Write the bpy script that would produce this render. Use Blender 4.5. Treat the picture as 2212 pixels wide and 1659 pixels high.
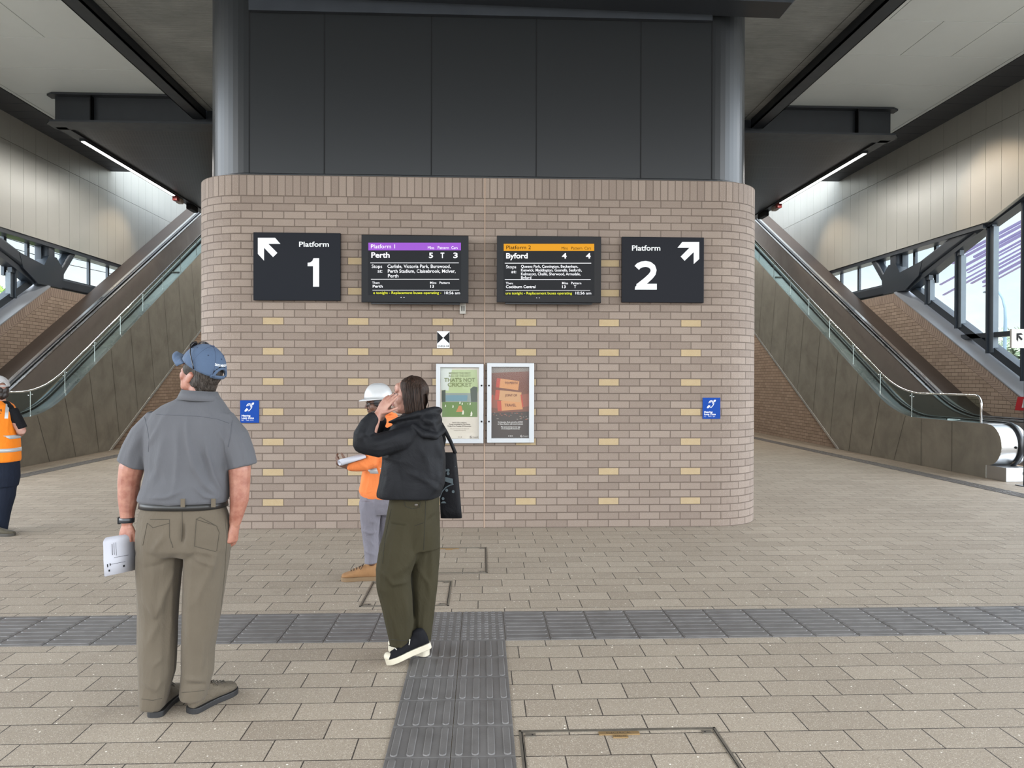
import bpy, bmesh, math, random
import numpy as np
from mathutils import Vector, Matrix
random.seed(7)
R = math.radians
for o in list(bpy.data.objects): bpy.data.objects.remove(o)
SC = bpy.context.scene
COL = SC.collection

# ---------------------------------------------------------------- camera
F = 1583.0; HC = 1.735
YAW, PIT, ROL = R(2.35), R(.366), R(.14)
cd = bpy.data.cameras.new('camera'); cam = bpy.data.objects.new('camera', cd); COL.objects.link(cam)
cd.sensor_width = 36; cd.lens = 36 * F / 2212; cd.clip_end = 500; cd.clip_start = .05
FW = Vector((math.sin(YAW) * math.cos(PIT), math.cos(YAW) * math.cos(PIT), -math.sin(PIT)))
R0 = Vector((math.cos(YAW), -math.sin(YAW), 0)); U0 = R0.cross(FW)
RX = R0 * math.cos(ROL) + U0 * math.sin(ROL); UX = U0 * math.cos(ROL) - R0 * math.sin(ROL)
cam.matrix_world = Matrix(((RX.x, UX.x, -FW.x, 0), (RX.y, UX.y, -FW.y, 0), (RX.z, UX.z, -FW.z, HC), (0, 0, 0, 1)))
SC.camera = cam

def P(px, py, d):
    """point seen at photo pixel px, py at camera depth d (metres)"""
    a = (px - 1106) / F; b = (829.5 - py) / F
    return Vector((0, 0, HC)) + (FW + RX * a + UX * b) * d

# ---------------------------------------------------------------- render look
SC.view_settings.view_transform = 'Standard'
SC.view_settings.look = 'None'
SC.view_settings.gamma = 1
SC.view_settings.use_curve_mapping = False
SC.view_settings.exposure = -0.12

# ---------------------------------------------------------------- node helper
class NB:
    def __init__(s, nt): s.nt = nt; s.L = nt.links
    def new(s, t, **k):
        n = s.nt.nodes.new(t)
        for a, v in k.items(): setattr(n, a, v)
        return n
    def put(s, sock, v):
        if isinstance(v, bpy.types.NodeSocket): s.L.new(v, sock)
        elif v is not None: sock.default_value = v
    def m(s, op, a, b=None, c=None, clamp=False):
        n = s.new('ShaderNodeMath', operation=op, use_clamp=clamp)
        s.put(n.inputs[0], a)
        if b is not None: s.put(n.inputs[1], b)
        if c is not None: s.put(n.inputs[2], c)
        return n.outputs[0]
    def mix(s, f, a, b, t='MIX'):
        n = s.new('ShaderNodeMix', data_type='RGBA', blend_type=t)
        s.put(n.inputs[0], f)
        s.put(n.inputs[6], a if not isinstance(a, tuple) else (*a[:3], 1))
        s.put(n.inputs[7], b if not isinstance(b, tuple) else (*b[:3], 1))
        return n.outputs[2]
    def ss(s, x, a, b):
        n = s.new('ShaderNodeMapRange', interpolation_type='SMOOTHSTEP')
        s.put(n.inputs[0], x); n.inputs[1].default_value = a; n.inputs[2].default_value = b
        return n.outputs[0]
    def rng(s, x, a, b, c, d):
        n = s.new('ShaderNodeMapRange'); s.put(n.inputs[0], x)
        for i, v in enumerate((a, b, c, d)): s.put(n.inputs[i + 1], v)
        return n.outputs[0]
    def comb(s, x, y, z=0.0):
        n = s.new('ShaderNodeCombineXYZ')
        for i, v in enumerate((x, y, z)): s.put(n.inputs[i], v)
        return n.outputs[0]
    def sep(s, v):
        n = s.new('ShaderNodeSeparateXYZ'); s.L.new(v, n.inputs[0]); return n.outputs
    def noise(s, vec, scale, detail=3, rough=.55, dist=0.0):
        n = s.new('ShaderNodeTexNoise'); s.put(n.inputs['Vector'], vec)
        n.inputs['Scale'].default_value = scale; n.inputs['Detail'].default_value = detail
        n.inputs['Roughness'].default_value = rough; n.inputs['Distortion'].default_value = dist
        return n.outputs[0]
    def white(s, vec):
        n = s.new('ShaderNodeTexWhiteNoise', noise_dimensions='3D'); s.put(n.inputs[0], vec); return n.outputs[0]
    def vor(s, vec, scale, out=0):
        n = s.new('ShaderNodeTexVoronoi'); s.put(n.inputs['Vector'], vec); n.inputs['Scale'].default_value = scale
        return n.outputs[out]
    def mapv(s, vec, sc=(1, 1, 1), rot=(0, 0, 0)):
        n = s.new('ShaderNodeMapping'); s.L.new(vec, n.inputs[0])
        n.inputs['Scale'].default_value = sc; n.inputs['Rotation'].default_value = rot
        return n.outputs[0]
    def bump(s, h, dist, strength=1.0, prev=None):
        n = s.new('ShaderNodeBump'); s.put(n.inputs['Height'], h)
        n.inputs['Distance'].default_value = dist; n.inputs['Strength'].default_value = strength
        if prev is not None: s.L.new(prev, n.inputs['Normal'])
        return n.outputs[0]

def newmat(name):
    m = bpy.data.materials.new(name); m.use_nodes = True
    nt = m.node_tree; b = nt.nodes['Principled BSDF']; B = NB(nt)
    return m, b, B
def coords(B, kind='Object'): return B.new('ShaderNodeTexCoord').outputs[kind]

def mat(name, col, rough=.5, metal=0.0, var=.0, vs=6.0, bump=0.0, bs=60.0, spec=None, emit=None, es=1.0, stretch=None, coat=0.0, rv=0.0):
    """general procedural material: colour variation by noise, fine bump"""
    m, b, B = newmat(name)
    c = coords(B)
    if stretch: c2 = B.mapv(c, stretch)
    else: c2 = c
    b.inputs['Roughness'].default_value = rough; b.inputs['Metallic'].default_value = metal
    if var > 0:
        n = B.noise(c2, vs, 5)
        f = B.rng(n, .1, .9, 1 - 1.6 * var, 1 + 1.6 * var)
        mm = B.new('ShaderNodeVectorMath', operation='SCALE'); mm.inputs[0].default_value = col; B.put(mm.inputs[3], f)
        B.L.new(mm.outputs[0], b.inputs['Base Color'])
        if rv > 0: B.L.new(B.rng(n, .1, .9, max(rough - rv, .02), rough + rv), b.inputs['Roughness'])
    else: b.inputs['Base Color'].default_value = (*col, 1)
    if bump > 0: B.L.new(B.bump(B.noise(c2, bs, 4), bump), b.inputs['Normal'])
    if spec is not None: b.inputs['Specular IOR Level'].default_value = spec
    if coat: b.inputs['Coat Weight'].default_value = coat; b.inputs['Coat Roughness'].default_value = .05
    if emit: b.inputs['Emission Color'].default_value = (*emit, 1); b.inputs['Emission Strength'].default_value = es
    return m

def srgb(r, g, b):
    f = lambda v: (v / 255 / 12.92) if v / 255 <= .04045 else ((v / 255 + .055) / 1.055) ** 2.4
    return (f(r), f(g), f(b))

# ---------------------------------------------------------------- world
def make_world():
    w = bpy.data.worlds.new('world'); SC.world = w; w.use_nodes = True
    B = NB(w.node_tree); bg = w.node_tree.nodes['Background']
    d = coords(B, 'Generated'); s = B.sep(d)
    n = B.noise(B.mapv(d, (1, 1, 2.6)), 2.6, 7, .6, .3)
    sky = B.mix(B.ss(s[2], 0.0, .7), (.80, .90, .97), (.50, .68, .92))
    c = B.mix(B.ss(n, .36, .60), sky, (.97, .985, 1.0))
    c = B.mix(B.ss(s[2], -.06, 0.0), (.26, .25, .23), c)
    # added sky boost behind the viewer, overhead and sideways to light the interior
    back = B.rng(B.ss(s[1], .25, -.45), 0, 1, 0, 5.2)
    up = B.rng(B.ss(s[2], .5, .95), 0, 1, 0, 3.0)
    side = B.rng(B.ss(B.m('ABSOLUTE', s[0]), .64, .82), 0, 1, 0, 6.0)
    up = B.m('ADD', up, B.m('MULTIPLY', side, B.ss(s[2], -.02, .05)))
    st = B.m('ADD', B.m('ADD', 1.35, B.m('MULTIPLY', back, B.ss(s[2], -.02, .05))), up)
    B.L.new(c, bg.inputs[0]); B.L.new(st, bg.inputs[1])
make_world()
sun_d = bpy.data.lights.new('soft_sun', 'SUN'); sun_d.energy = 4; sun_d.angle = R(25); sun_d.color = (1, .97, .92)
sun = bpy.data.objects.new('soft_sun', sun_d); COL.objects.link(sun)
sun.rotation_euler = (R(50), 0, R(-25)); sun.location = (0, -30, 30)
# ---------------------------------------------------------------- mesh helper
LOC = {}
class MB:
    def __init__(s): s.v = []; s.f = []; s.m = []; s.uv = []; s.sm = []
    def add(s, vs, fs, mi=0, uv=None, smooth=False):
        o = len(s.v); s.v += [tuple(v) for v in vs]
        for i, f in enumerate(fs):
            s.f.append([o + k for k in f]); s.m.append(mi); s.sm.append(smooth)
            s.uv.append(uv[i] if uv else None)
    def box(s, x0, x1, y0, y1, z0, z1, mi=0):
        x0, x1 = sorted((x0, x1)); y0, y1 = sorted((y0, y1)); z0, z1 = sorted((z0, z1))
        v = [(x, y, z) for x in (x0, x1) for y in (y0, y1) for z in (z0, z1)]
        s.add(v, [(0, 1, 3, 2), (4, 6, 7, 5), (0, 4, 5, 1), (2, 3, 7, 6), (0, 2, 6, 4), (1, 5, 7, 3)], mi)
    def bbox(s, x0, x1, y0, y1, z0, z1, b=.01, mi=0, seg=2):
        """bevelled box"""
        x0, x1 = sorted((x0, x1)); y0, y1 = sorted((y0, y1)); z0, z1 = sorted((z0, z1))
        bm = bmesh.new(); bmesh.ops.create_cube(bm, size=1)
        for v in bm.verts: v.co = Vector(((x0 + x1) / 2 + v.co.x * (x1 - x0), (y0 + y1) / 2 + v.co.y * (y1 - y0), (z0 + z1) / 2 + v.co.z * (z1 - z0)))
        bmesh.ops.bevel(bm, geom=bm.edges[:], offset=b, segments=seg, profile=.6, affect='EDGES')
        s.bm(bm, mi)
    def bm(s, bm, mi=0, smooth=False, M=None):
        bm.verts.index_update()
        vs = [(M @ v.co if M else v.co.copy()) for v in bm.verts]
        s.add(vs, [[v.index for v in f.verts] for f in bm.faces], mi, smooth=smooth); bm.free()
    def prism(s, poly, ax, a0, a1, mi=0, cap=True):
        """extrude 2-D polygon along axis ax (0: poly is (y,z), 1: (x,z), 2: (x,y))"""
        n = len(poly)
        def mk(p, a): return {0: (a, p[0], p[1]), 1: (p[0], a, p[1]), 2: (p[0], p[1], a)}[ax]
        vs = [mk(p, a0) for p in poly] + [mk(p, a1) for p in poly]
        fs = [(i, (i + 1) % n, n + (i + 1) % n, n + i) for i in range(n)]
        if cap: fs += [list(range(n)), list(range(2 * n - 1, n - 1, -1))]
        s.add(vs, fs, mi)
    def tube(s, pts, r, n=10, mi=0, cap=True, sq=None):
        """round tube along points; r a number or a list"""
        pts = [Vector(p) for p in pts]; rr = r if isinstance(r, (list, tuple)) else [r] * len(pts)
        T = []
        for i in range(len(pts)):
            a = pts[max(i - 1, 0)]; b = pts[min(i + 1, len(pts) - 1)]; t = b - a
            T.append(t.normalized() if t.length > 1e-9 else Vector((0, 0, 1)))
        u = T[0].orthogonal().normalized(); vs = []
        for i, p in enumerate(pts):
            u = (u - T[i] * u.dot(T[i])).normalized(); w = T[i].cross(u)
            for k in range(n):
                a = 2 * math.pi * k / n; vs.append(p + (u * math.cos(a) + w * math.sin(a)) * rr[i])
        fs = [(i * n + k, i * n + (k + 1) % n, (i + 1) * n + (k + 1) % n, (i + 1) * n + k) for i in range(len(pts) - 1) for k in range(n)]
        if cap: fs += [list(range(n))[::-1], [(len(pts) - 1) * n + k for k in range(n)]]
        s.add(vs, fs, mi, smooth=True)
    def strip(s, pa, pb, mi=0, smooth=False):
        n = len(pa); s.add(list(pa) + list(pb), [(i, i + 1, n + i + 1, n + i) for i in range(n - 1)], mi, smooth=smooth)
    def ell(s, c, r, mi=0, M=None, seg=16):
        bm = bmesh.new(); bmesh.ops.create_uvsphere(bm, u_segments=seg, v_segments=seg * 3 // 4, radius=1)
        M2 = Matrix.Translation(Vector(c)) @ (M.to_4x4() if M else Matrix.Identity(4)) @ Matrix.Diagonal((*r, 1))
        s.bm(bm, mi, True, M2)
    def loft(s, rings, mi=0, n=20, cap=True, smooth=True):
        """rings: (centre, u-vector, w-vector) ellipse half axes"""
        vs = []
        for c, u, w in rings:
            for k in range(n):
                a = 2 * math.pi * k / n; vs.append(Vector(c) + Vector(u) * math.cos(a) + Vector(w) * math.sin(a))
        N = len(rings)
        fs = [(i * n + k, i * n + (k + 1) % n, (i + 1) * n + (k + 1) % n, (i + 1) * n + k) for i in range(N - 1) for k in range(n)]
        if cap: fs += [list(range(n))[::-1], [(N - 1) * n + k for k in range(n)]]
        s.add(vs, fs, mi, smooth=smooth)
    def build(s, name, mats, parent=None, fix=True, origin=None, **tags):
        if not isinstance(mats, (list, tuple)): mats = [mats]
        if parent is not None: o0 = LOC.get(parent.name, Vector((0, 0, 0)))
        elif origin is not None: o0 = Vector(origin)
        else:
            a = np.array(s.v); o0 = Vector(((a[:, 0].min() + a[:, 0].max()) / 2, (a[:, 1].min() + a[:, 1].max()) / 2, a[:, 2].min()))
        me = bpy.data.meshes.new(name)
        me.from_pydata([tuple(Vector(v) - o0) for v in s.v], [], s.f)
        for m in mats: me.materials.append(m)
        me.polygons.foreach_set('material_index', s.m); me.polygons.foreach_set('use_smooth', s.sm)
        if any(u is not None for u in s.uv):
            l = me.uv_layers.new(name='UVMap'); d = []
            for f, u in zip(s.f, s.uv): d += [c for p in (u or [(0, 0)] * len(f)) for c in p]
            l.data.foreach_set('uv', d)
        me.update()
        if fix:
            b = bmesh.new(); b.from_mesh(me); bmesh.ops.recalc_face_normals(b, faces=b.faces); b.to_mesh(me); b.free()
        o = bpy.data.objects.new(name, me); COL.objects.link(o)
        if parent is not None: o.parent = parent; LOC[o.name] = o0
        else: o.location = o0; LOC[o.name] = o0
        for k, v in tags.items(): o[k] = v
        return o

def thing(name, label, cat, loc, group=None, kind=None):
    o = bpy.data.objects.new(name, None); COL.objects.link(o); o.location = loc; o.empty_display_size = .1
    LOC[o.name] = Vector(loc)
    if kind: o['kind'] = kind
    else: o['label'] = label; o['category'] = cat
    if group: o['group'] = group
    return o

def text_geo(txt, bold=0.0):
    cu = bpy.data.curves.new('t', 'FONT'); cu.body = txt; cu.size = 1; cu.offset = bold; cu.resolution_u = 3
    ob = bpy.data.objects.new('t', cu); COL.objects.link(ob)
    dg = bpy.context.evaluated_depsgraph_get(); me = bpy.data.meshes.new_from_object(ob.evaluated_get(dg))
    vs = [v.co.copy() for v in me.vertices]; fs = [list(p.vertices) for p in me.polygons]
    bpy.data.objects.remove(ob); bpy.data.curves.remove(cu); bpy.data.meshes.remove(me)
    return vs, fs
_cap = [None]
def text(mb, txt, x0, x1, z, cap, place, mi=0, bold=.0, th=0.0):
    """text whose cap height is cap, baseline z, stretched between x0 and x1 (x1 None: natural width); place maps (u,v)->3-D"""
    if _cap[0] is None:
        v, _ = text_geo('H'); _cap[0] = max(a.y for a in v)
    vs, fs = text_geo(txt, bold)
    sy = cap / _cap[0]; a = min(v.x for v in vs); b = max(v.x for v in vs)
    sx = sy * .96 if x1 is None else (x1 - x0) / (b - a)
    mb.add([place(x0 + (v.x - a) * sx, z + v.y * sy) for v in vs], fs, mi)

# ---------------------------------------------------------------- materials
def uvc(B): return B.new('ShaderNodeUVMap').outputs[0]
def brick_mat(name, bw, bh, c1, c2, mortar, yellow=False, sold=None, ph=0.0, seed=0.0):
    m, b, B = newmat(name)
    s = B.sep(uvc(B)); u, v = s[0], s[1]
    row = B.m('FLOOR', B.m('DIVIDE', v, bh))
    u1 = B.m('ADD', B.m('DIVIDE', B.m('SUBTRACT', u, ph), bw), B.m('MULTIPLY', .5, B.m('MODULO', B.m('ADD', row, 1000), 2)))
    col = B.m('FLOOR', u1)
    fu = B.m('FRACT', u1); fv = B.m('FRACT', B.m('DIVIDE', v, bh))
    du = B.m('MULTIPLY', B.m('MINIMUM', fu, B.m('SUBTRACT', 1, fu)), bw)
    dv = B.m('MULTIPLY', B.m('MINIMUM', fv, B.m('SUBTRACT', 1, fv)), bh)
    if sold:
        iss = B.m('GREATER_THAN', v, sold[0])
        us = B.m('DIVIDE', u, bh); fs_ = B.m('FRACT', us)
        dus = B.m('MULTIPLY', B.m('MINIMUM', fs_, B.m('SUBTRACT', 1, fs_)), bh)
        dvs = B.m('MINIMUM', B.m('SUBTRACT', v, sold[0]), B.m('SUBTRACT', sold[1], v))
        mx = lambda a, c: B.m('ADD', B.m('MULTIPLY', c, iss), B.m('MULTIPLY', a, B.m('SUBTRACT', 1, iss)))
        du = mx(du, dus); dv = mx(dv, dvs); col = mx(col, B.m('ADD', B.m('FLOOR', us), 300))
        row = mx(row, 500)
    d = B.m('MINIMUM', du, dv)
    geo = coords(B)
    edge = B.noise(geo, 90, 2)
    d2 = B.m('ADD', d, B.m('MULTIPLY', B.m('SUBTRACT', edge, .5), .0035))
    br = B.ss(d2, .0035, .0065)
    rnd = B.white(B.comb(col, row, seed))
    base = B.mix(rnd, c1, c2)
    if yellow:
        k = B.m('ABSOLUTE', B.m('SUBTRACT', B.m('MODULO', B.m('ADD', row, 1), 4), 0))
        y1 = B.m('LESS_THAN', k, .5); y2 = B.m('LESS_THAN', row, 36)
        k2 = B.m('LESS_THAN', B.m('MODULO', B.m('ADD', col, 400 - yellow), 4), .5)
        k3 = B.m('LESS_THAN', B.m('ABSOLUTE', u), 2.65)
        ym = B.m('MULTIPLY', B.m('MULTIPLY', y1, y2), B.m('MULTIPLY', k2, k3))
        base = B.mix(ym, base, B.mix(B.noise(geo, 14, 3), srgb(158, 136, 100), srgb(174, 154, 118)))
    sp = B.noise(geo, 160, 2, .7)
    base = B.mix(B.rng(sp, .3, .7, .0, .30), base, (.09, .07, .06))
    base = B.mix(B.m('MULTIPLY', B.ss(B.vor(geo, 110), .0, .14), -1.0) if False else B.rng(B.noise(geo, 240, 1, .5), .58, .75, 0, .35), base, (.62, .57, .52))
    big = B.noise(geo, .7, 3)
    base = B.mix(B.rng(big, .3, .7, 0, .12), base, (.16, .13, .11))
    fin = B.mix(br, mortar, base)
    B.L.new(fin, b.inputs['Base Color'])
    b.inputs['Roughness'].default_value = .72; b.inputs['Specular IOR Level'].default_value = .35
    h = B.m('ADD', br, B.m('MULTIPLY', sp, .18))
    B.L.new(B.bump(h, .006, .9), b.inputs['Normal'])
    return m

def paver_mat():
    m, b, B = newmat('pavers')
    g = coords(B); s = B.sep(g)
    pw, ph = .397, .1985
    row = B.m('FLOOR', B.m('DIVIDE', B.m('ADD', s[1], .02), ph))
    off = B.m('MULTIPLY', .5, B.m('MODULO', B.m('ADD', row, 1000), 2))
    off = B.m('ADD', off, B.m('MULTIPLY', B.m('SUBTRACT', B.white(B.comb(row, 3.0, 0.0)), .5), .22))
    u1 = B.m('ADD', B.m('DIVIDE', s[0], pw), off)
    fu = B.m('FRACT', u1); fv = B.m('FRACT', B.m('DIVIDE', B.m('ADD', s[1], .02), ph))
    du = B.m('MULTIPLY', B.m('MINIMUM', fu, B.m('SUBTRACT', 1, fu)), pw)
    dv = B.m('MULTIPLY', B.m('MINIMUM', fv, B.m('SUBTRACT', 1, fv)), ph)
    d = B.m('MINIMUM', du, dv)
    d = B.m('ADD', d, B.m('MULTIPLY', B.m('SUBTRACT', B.noise(g, 70, 2), .5), .003))
    br = B.ss(d, .0018, .0042)
    rnd = B.white(B.comb(B.m('FLOOR', u1), row, 1.0))
    base = B.mix(rnd, srgb(136, 124, 109), srgb(153, 141, 125))
    warm = B.noise(g, .35, 3)
    base = B.mix(B.rng(warm, .3, .7, 0, .35), base, srgb(152, 139, 122))
    v1 = B.vor(g, 210); c1 = B.vor(g, 210, 1)
    r = B.sep(c1)[0]
    spk = B.m('MULTIPLY', B.m('GREATER_THAN', r, .80), B.m('LESS_THAN', v1, .42))
    base = B.mix(B.m('MULTIPLY', spk, .6), base, srgb(214, 205, 190))
    spd = B.m('MULTIPLY', B.m('LESS_THAN', r, .16), B.m('LESS_THAN', v1, .45))
    base = B.mix(B.m('MULTIPLY', spd, .55), base, srgb(70, 62, 55))
    base = B.mix(B.rng(B.noise(g, 120, 3, .7), .35, .7, 0, .35), base, srgb(110, 100, 90))
    v2 = B.vor(g, 34); r2 = B.sep(B.vor(g, 34, 1))[1]
    big = B.m('MULTIPLY', B.m('GREATER_THAN', r2, .93), B.m('LESS_THAN', v2, .16))
    base = B.mix(big, base, srgb(225, 218, 205))
    st = B.m('MULTIPLY', B.ss(B.noise(g, 2.2, 5, .6), .60, .75), .25)
    base = B.mix(st, base, srgb(90, 80, 70))
    base = B.mix(br, srgb(48, 41, 35), base)
    B.L.new(base, b.inputs['Base Color'])
    b.inputs['Roughness'].default_value = .62; b.inputs['Specular IOR Level'].default_value = .4
    h = B.m('ADD', B.m('ADD', br, B.m('MULTIPLY', rnd, .25)), B.m('MULTIPLY', B.noise(g, 300, 2), .25))
    B.L.new(B.bump(h, .003, .8), b.inputs['Normal'])
    return m

def steel_mat(name, col, rough=.33, str_=(1, 1, .05), cloud=.35, metal=1.0):
    m, b, B = newmat(name); g = coords(B)
    n = B.noise(g, 1.3, 5, .6, .4); f = B.noise(B.mapv(g, str_), 220, 2)
    c = B.mix(B.rng(n, .3, .7, 0, cloud), col, tuple(x * .45 for x in col))
    B.L.new(c, b.inputs['Base Color']); b.inputs['Metallic'].default_value = metal
    B.L.new(B.rng(n, .3, .7, rough - .06, rough + .12), b.inputs['Roughness'])
    B.L.new(B.bump(f, .0006, .5), b.inputs['Normal'])
    return m

def concrete_mat():
    m, b, B = newmat('board_concrete'); g = coords(B)
    n = B.noise(g, .9, 6, .65, .6); l = B.noise(B.mapv(g, (.35, 9, 1)), 5, 6, .7, .9)
    c = B.mix(B.rng(n, .3, .7, 0, 1), srgb(122, 126, 126), srgb(156, 159, 158))
    c = B.mix(B.rng(l, .35, .62, .45, 0), c, srgb(84, 86, 84))
    B.L.new(c, b.inputs['Base Color']); b.inputs['Roughness'].default_value = .75
    B.L.new(B.bump(l, .02, .7), b.inputs['Normal'])
    return m

def mesh_ceiling_mat():
    m, b, B = newmat('perforated_dark_metal'); g = coords(B); s = B.sep(g)
    w = B.new('ShaderNodeTexWave', wave_type='BANDS', bands_direction='X'); B.L.new(g, w.inputs[0])
    w.inputs['Scale'].default_value = 3.6; w.inputs['Distortion'].default_value = 0
    row = B.m('FLOOR', B.m('MULTIPLY', s[1], 9))
    x = B.m('FRACT', B.m('ADD', B.m('MULTIPLY', s[0], 14), B.m('MULTIPLY', B.m('MODULO', B.m('ADD', row, 1000), 2), .5)))
    y = B.m('FRACT', B.m('MULTIPLY', s[1], 9))
    hole = B.m('MULTIPLY', B.m('LESS_THAN', B.m('ABSOLUTE', B.m('SUBTRACT', B.m('ADD', x, B.m('MULTIPLY', y, .4)), .7)), .24), B.m('LESS_THAN', B.m('ABSOLUTE', B.m('SUBTRACT', y, .5)), .33))
    seam = B.m('LESS_THAN', B.m('FRACT', B.m('MULTIPLY', s[1], .95)), .02)
    c = B.mix(hole, (.022, .023, .026), (.003, .003, .003)); c = B.mix(seam, c, (.05, .05, .055))
    B.L.new(c, b.inputs['Base Color']); b.inputs['Roughness'].default_value = .42
    return m

def glass_mat(name='clear_glass', col=(.92, .97, .96), rough=.02, k0=.05):
    m, b, B = newmat(name); nt = m.node_tree
    t = B.new('ShaderNodeBsdfTransparent'); t.inputs[0].default_value = (*col, 1)
    gl = B.new('ShaderNodeBsdfGlossy'); gl.inputs['Roughness'].default_value = rough
    gl.inputs[0].default_value = (1, 1, 1, 1)
    fr = B.new('ShaderNodeLayerWeight'); fr.inputs[0].default_value = .5
    mx = B.new('ShaderNodeMixShader'); B.L.new(B.m('ADD', k0, B.m('MULTIPLY', B.m('POWER', fr.outputs[1], 5.0), .9)), mx.inputs[0])
    B.L.new(t.outputs[0], mx.inputs[1]); B.L.new(gl.outputs[0], mx.inputs[2])
    B.L.new(mx.outputs[0], nt.nodes['Material Output'].inputs[0])
    return m

BW, BH = .2436, .0873
MT = {}
MT['brick_core'] = brick_mat('pier_brick', BW, BH, srgb(119, 104, 93), srgb(137, 122, 110), srgb(95, 82, 72), yellow=3, sold=(44 * BH, 4.081), ph=.394 - BW * .5 - BW * 2)
MT['brick_side'] = brick_mat('side_brick', BW, BH, srgb(154, 134, 117), srgb(174, 153, 135), srgb(100, 83, 70))
MT['brick_sold'] = brick_mat('soldier_brick', BH, .24, srgb(154, 134, 120), srgb(170, 150, 134), srgb(90, 74, 63))
MT['paver'] = paver_mat()
MT['concrete'] = concrete_mat()
MT['mesh'] = mesh_ceiling_mat()
MT['white_panel'] = mat('white_ceiling_panel', srgb(198, 205, 206), .45, 0, .02, 2)
MT['panel_gap'] = mat('panel_gap_dark', srgb(60, 62, 62), .7)
MT['dark_plank'] = mat('dark_soffit_plank', srgb(52, 55, 60), .55, 0, .08, 3)
MT['dark_gap'] = mat('dark_gap', (.006, .006, .007), .8)
MT['dark_metal'] = mat('dark_painted_steel', srgb(44, 48, 54), .42, .2, .1, 4, rv=.08)
MT['truss'] = mat('grey_blue_steel', srgb(50, 57, 66), .38, .3, .1, 4, rv=.08)
MT['post'] = mat('steel_post_face', srgb(98, 107, 116), .45, .3, .08, 5)
MT['charcoal'] = mat('charcoal_panel', srgb(27, 29, 31), .30, .0, spec=.34)
MT['cladding'] = mat('beige_metal_cladding', srgb(168, 168, 162), .40, .25, .06, .6, rv=.05)
MT['clad_gap'] = mat('cladding_joint', srgb(70, 67, 60), .8)
MT['steel'] = steel_mat('brushed_steel_cladding', (.43, .415, .365), .40, (1, 1, .06), .6, .8)
MT['steel_in'] = steel_mat('brown_steel_panel', (.36, .32, .30), .42, (1, 1, .06), .2, .8)
MT['chrome'] = mat('polished_steel', (.72, .72, .72), .14, 1.0, .05, 8)
MT['satin'] = steel_mat('satin_steel', (.62, .63, .64), .28, (.05, 1, 1), .15)
MT['rubber'] = mat('black_rubber', (.012, .014, .018), .32, 0, spec=.6)
MT['glass'] = glass_mat()
MT['tint'] = glass_mat('tinted_balustrade_glass', (.45, .56, .54), .03, .03)
MT['poster_glass'] = glass_mat('poster_glass', (.98, .98, .98), .03, .022)
MT['sill'] = mat('grey_sill', srgb(150, 154, 160), .4, .2, .04, 2)
MT['led'] = mat('led_light', (1, 1, 1), .5, emit=(1, .98, .94), es=6)
MT['ledwarm'] = mat('warm_skirt_light', (1, .9, .8), .5, emit=(1, .80, .58), es=1.1)
MT['tactile'] = mat('dark_tactile_tile', srgb(90, 87, 85), .5, 0, .22, 9, .0008, 90, rv=.12)
MT['edge_steel'] = mat('cover_edge_steel', srgb(120, 114, 104), .45, .7, .2, 20)
MT['brass'] = mat('brass_plate', srgb(148, 122, 84), .42, .6, .12, 40)
MT['black'] = mat('matt_black', (.008, .008, .009), .6, spec=.15)
YR = -6.5
# ================================================================ SETTING
Y0 = 8.56; WB = 3.42; RB = .64; ZB = 4.081
YM = 8.66; WM = 3.31; RM = .60
ROOF = 7.65; CEIL = 7.95; XW = 11.12

def rrect(W, Yf, r, Yb, n=14, front=7):
    """outline of a block with two round front corners, from back left to back right"""
    p = [(-W, Yb), (-W, Yf + r + 1e-3)]
    p += [(-(W - r) - r * math.cos(R(90) * k / n), Yf + r - r * math.sin(R(90) * k / n)) for k in range(n + 1)]
    p += [(-(W - r) + 2 * (W - r) * k / front, Yf) for k in range(1, front)]
    p += [((W - r) + r * math.sin(R(90) * k / n), Yf + r - r * math.cos(R(90) * k / n)) for k in range(n + 1)]
    p += [(W, Yf + r + 1e-3), (W, Yb)]
    return p
def arclen(p):
    s = [0]
    for a, b in zip(p, p[1:]): s.append(s[-1] + math.dist(a, b))
    mid = s[-1] / 2
    return [x - mid for x in s]

# ---- brick pier
o = rrect(WB, Y0, RB, 22); u = arclen(o); mb = MB()
rim = .012
for i in range(len(o) - 1):
    (x0, y0), (x1, y1) = o[i], o[i + 1]
    mb.add([(x0, y0, 0), (x1, y1, 0), (x1, y1, ZB), (x0, y0, ZB)], [(0, 1, 2, 3)], 0, [[(u[i], 0), (u[i + 1], 0), (u[i + 1], ZB), (u[i], ZB)]])
n = len(o)
mb.add([(x, y, ZB) for x, y in o], [list(range(n))], 0, [[(uu, 4.0) for uu in u]])
mb.add([(x, y, 0) for x, y in (o[0], o[-1])] + [(x, y, ZB) for x, y in (o[-1], o[0])], [(0, 1, 2, 3)], 0, [[(0, 0), (6, 0), (6, 4), (0, 4)]])
mb.build('wall_front', MT['brick_core'], kind='structure', origin=(0, Y0, 0), fix=False)
# sealant joint
mb = MB(); mb.box(.024, .036, Y0 - .004, Y0 + .02, 0, ZB - .005); mb.build('trim_1', mat('sealant_joint', srgb(150, 128, 110), .8), kind='structure')
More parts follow.
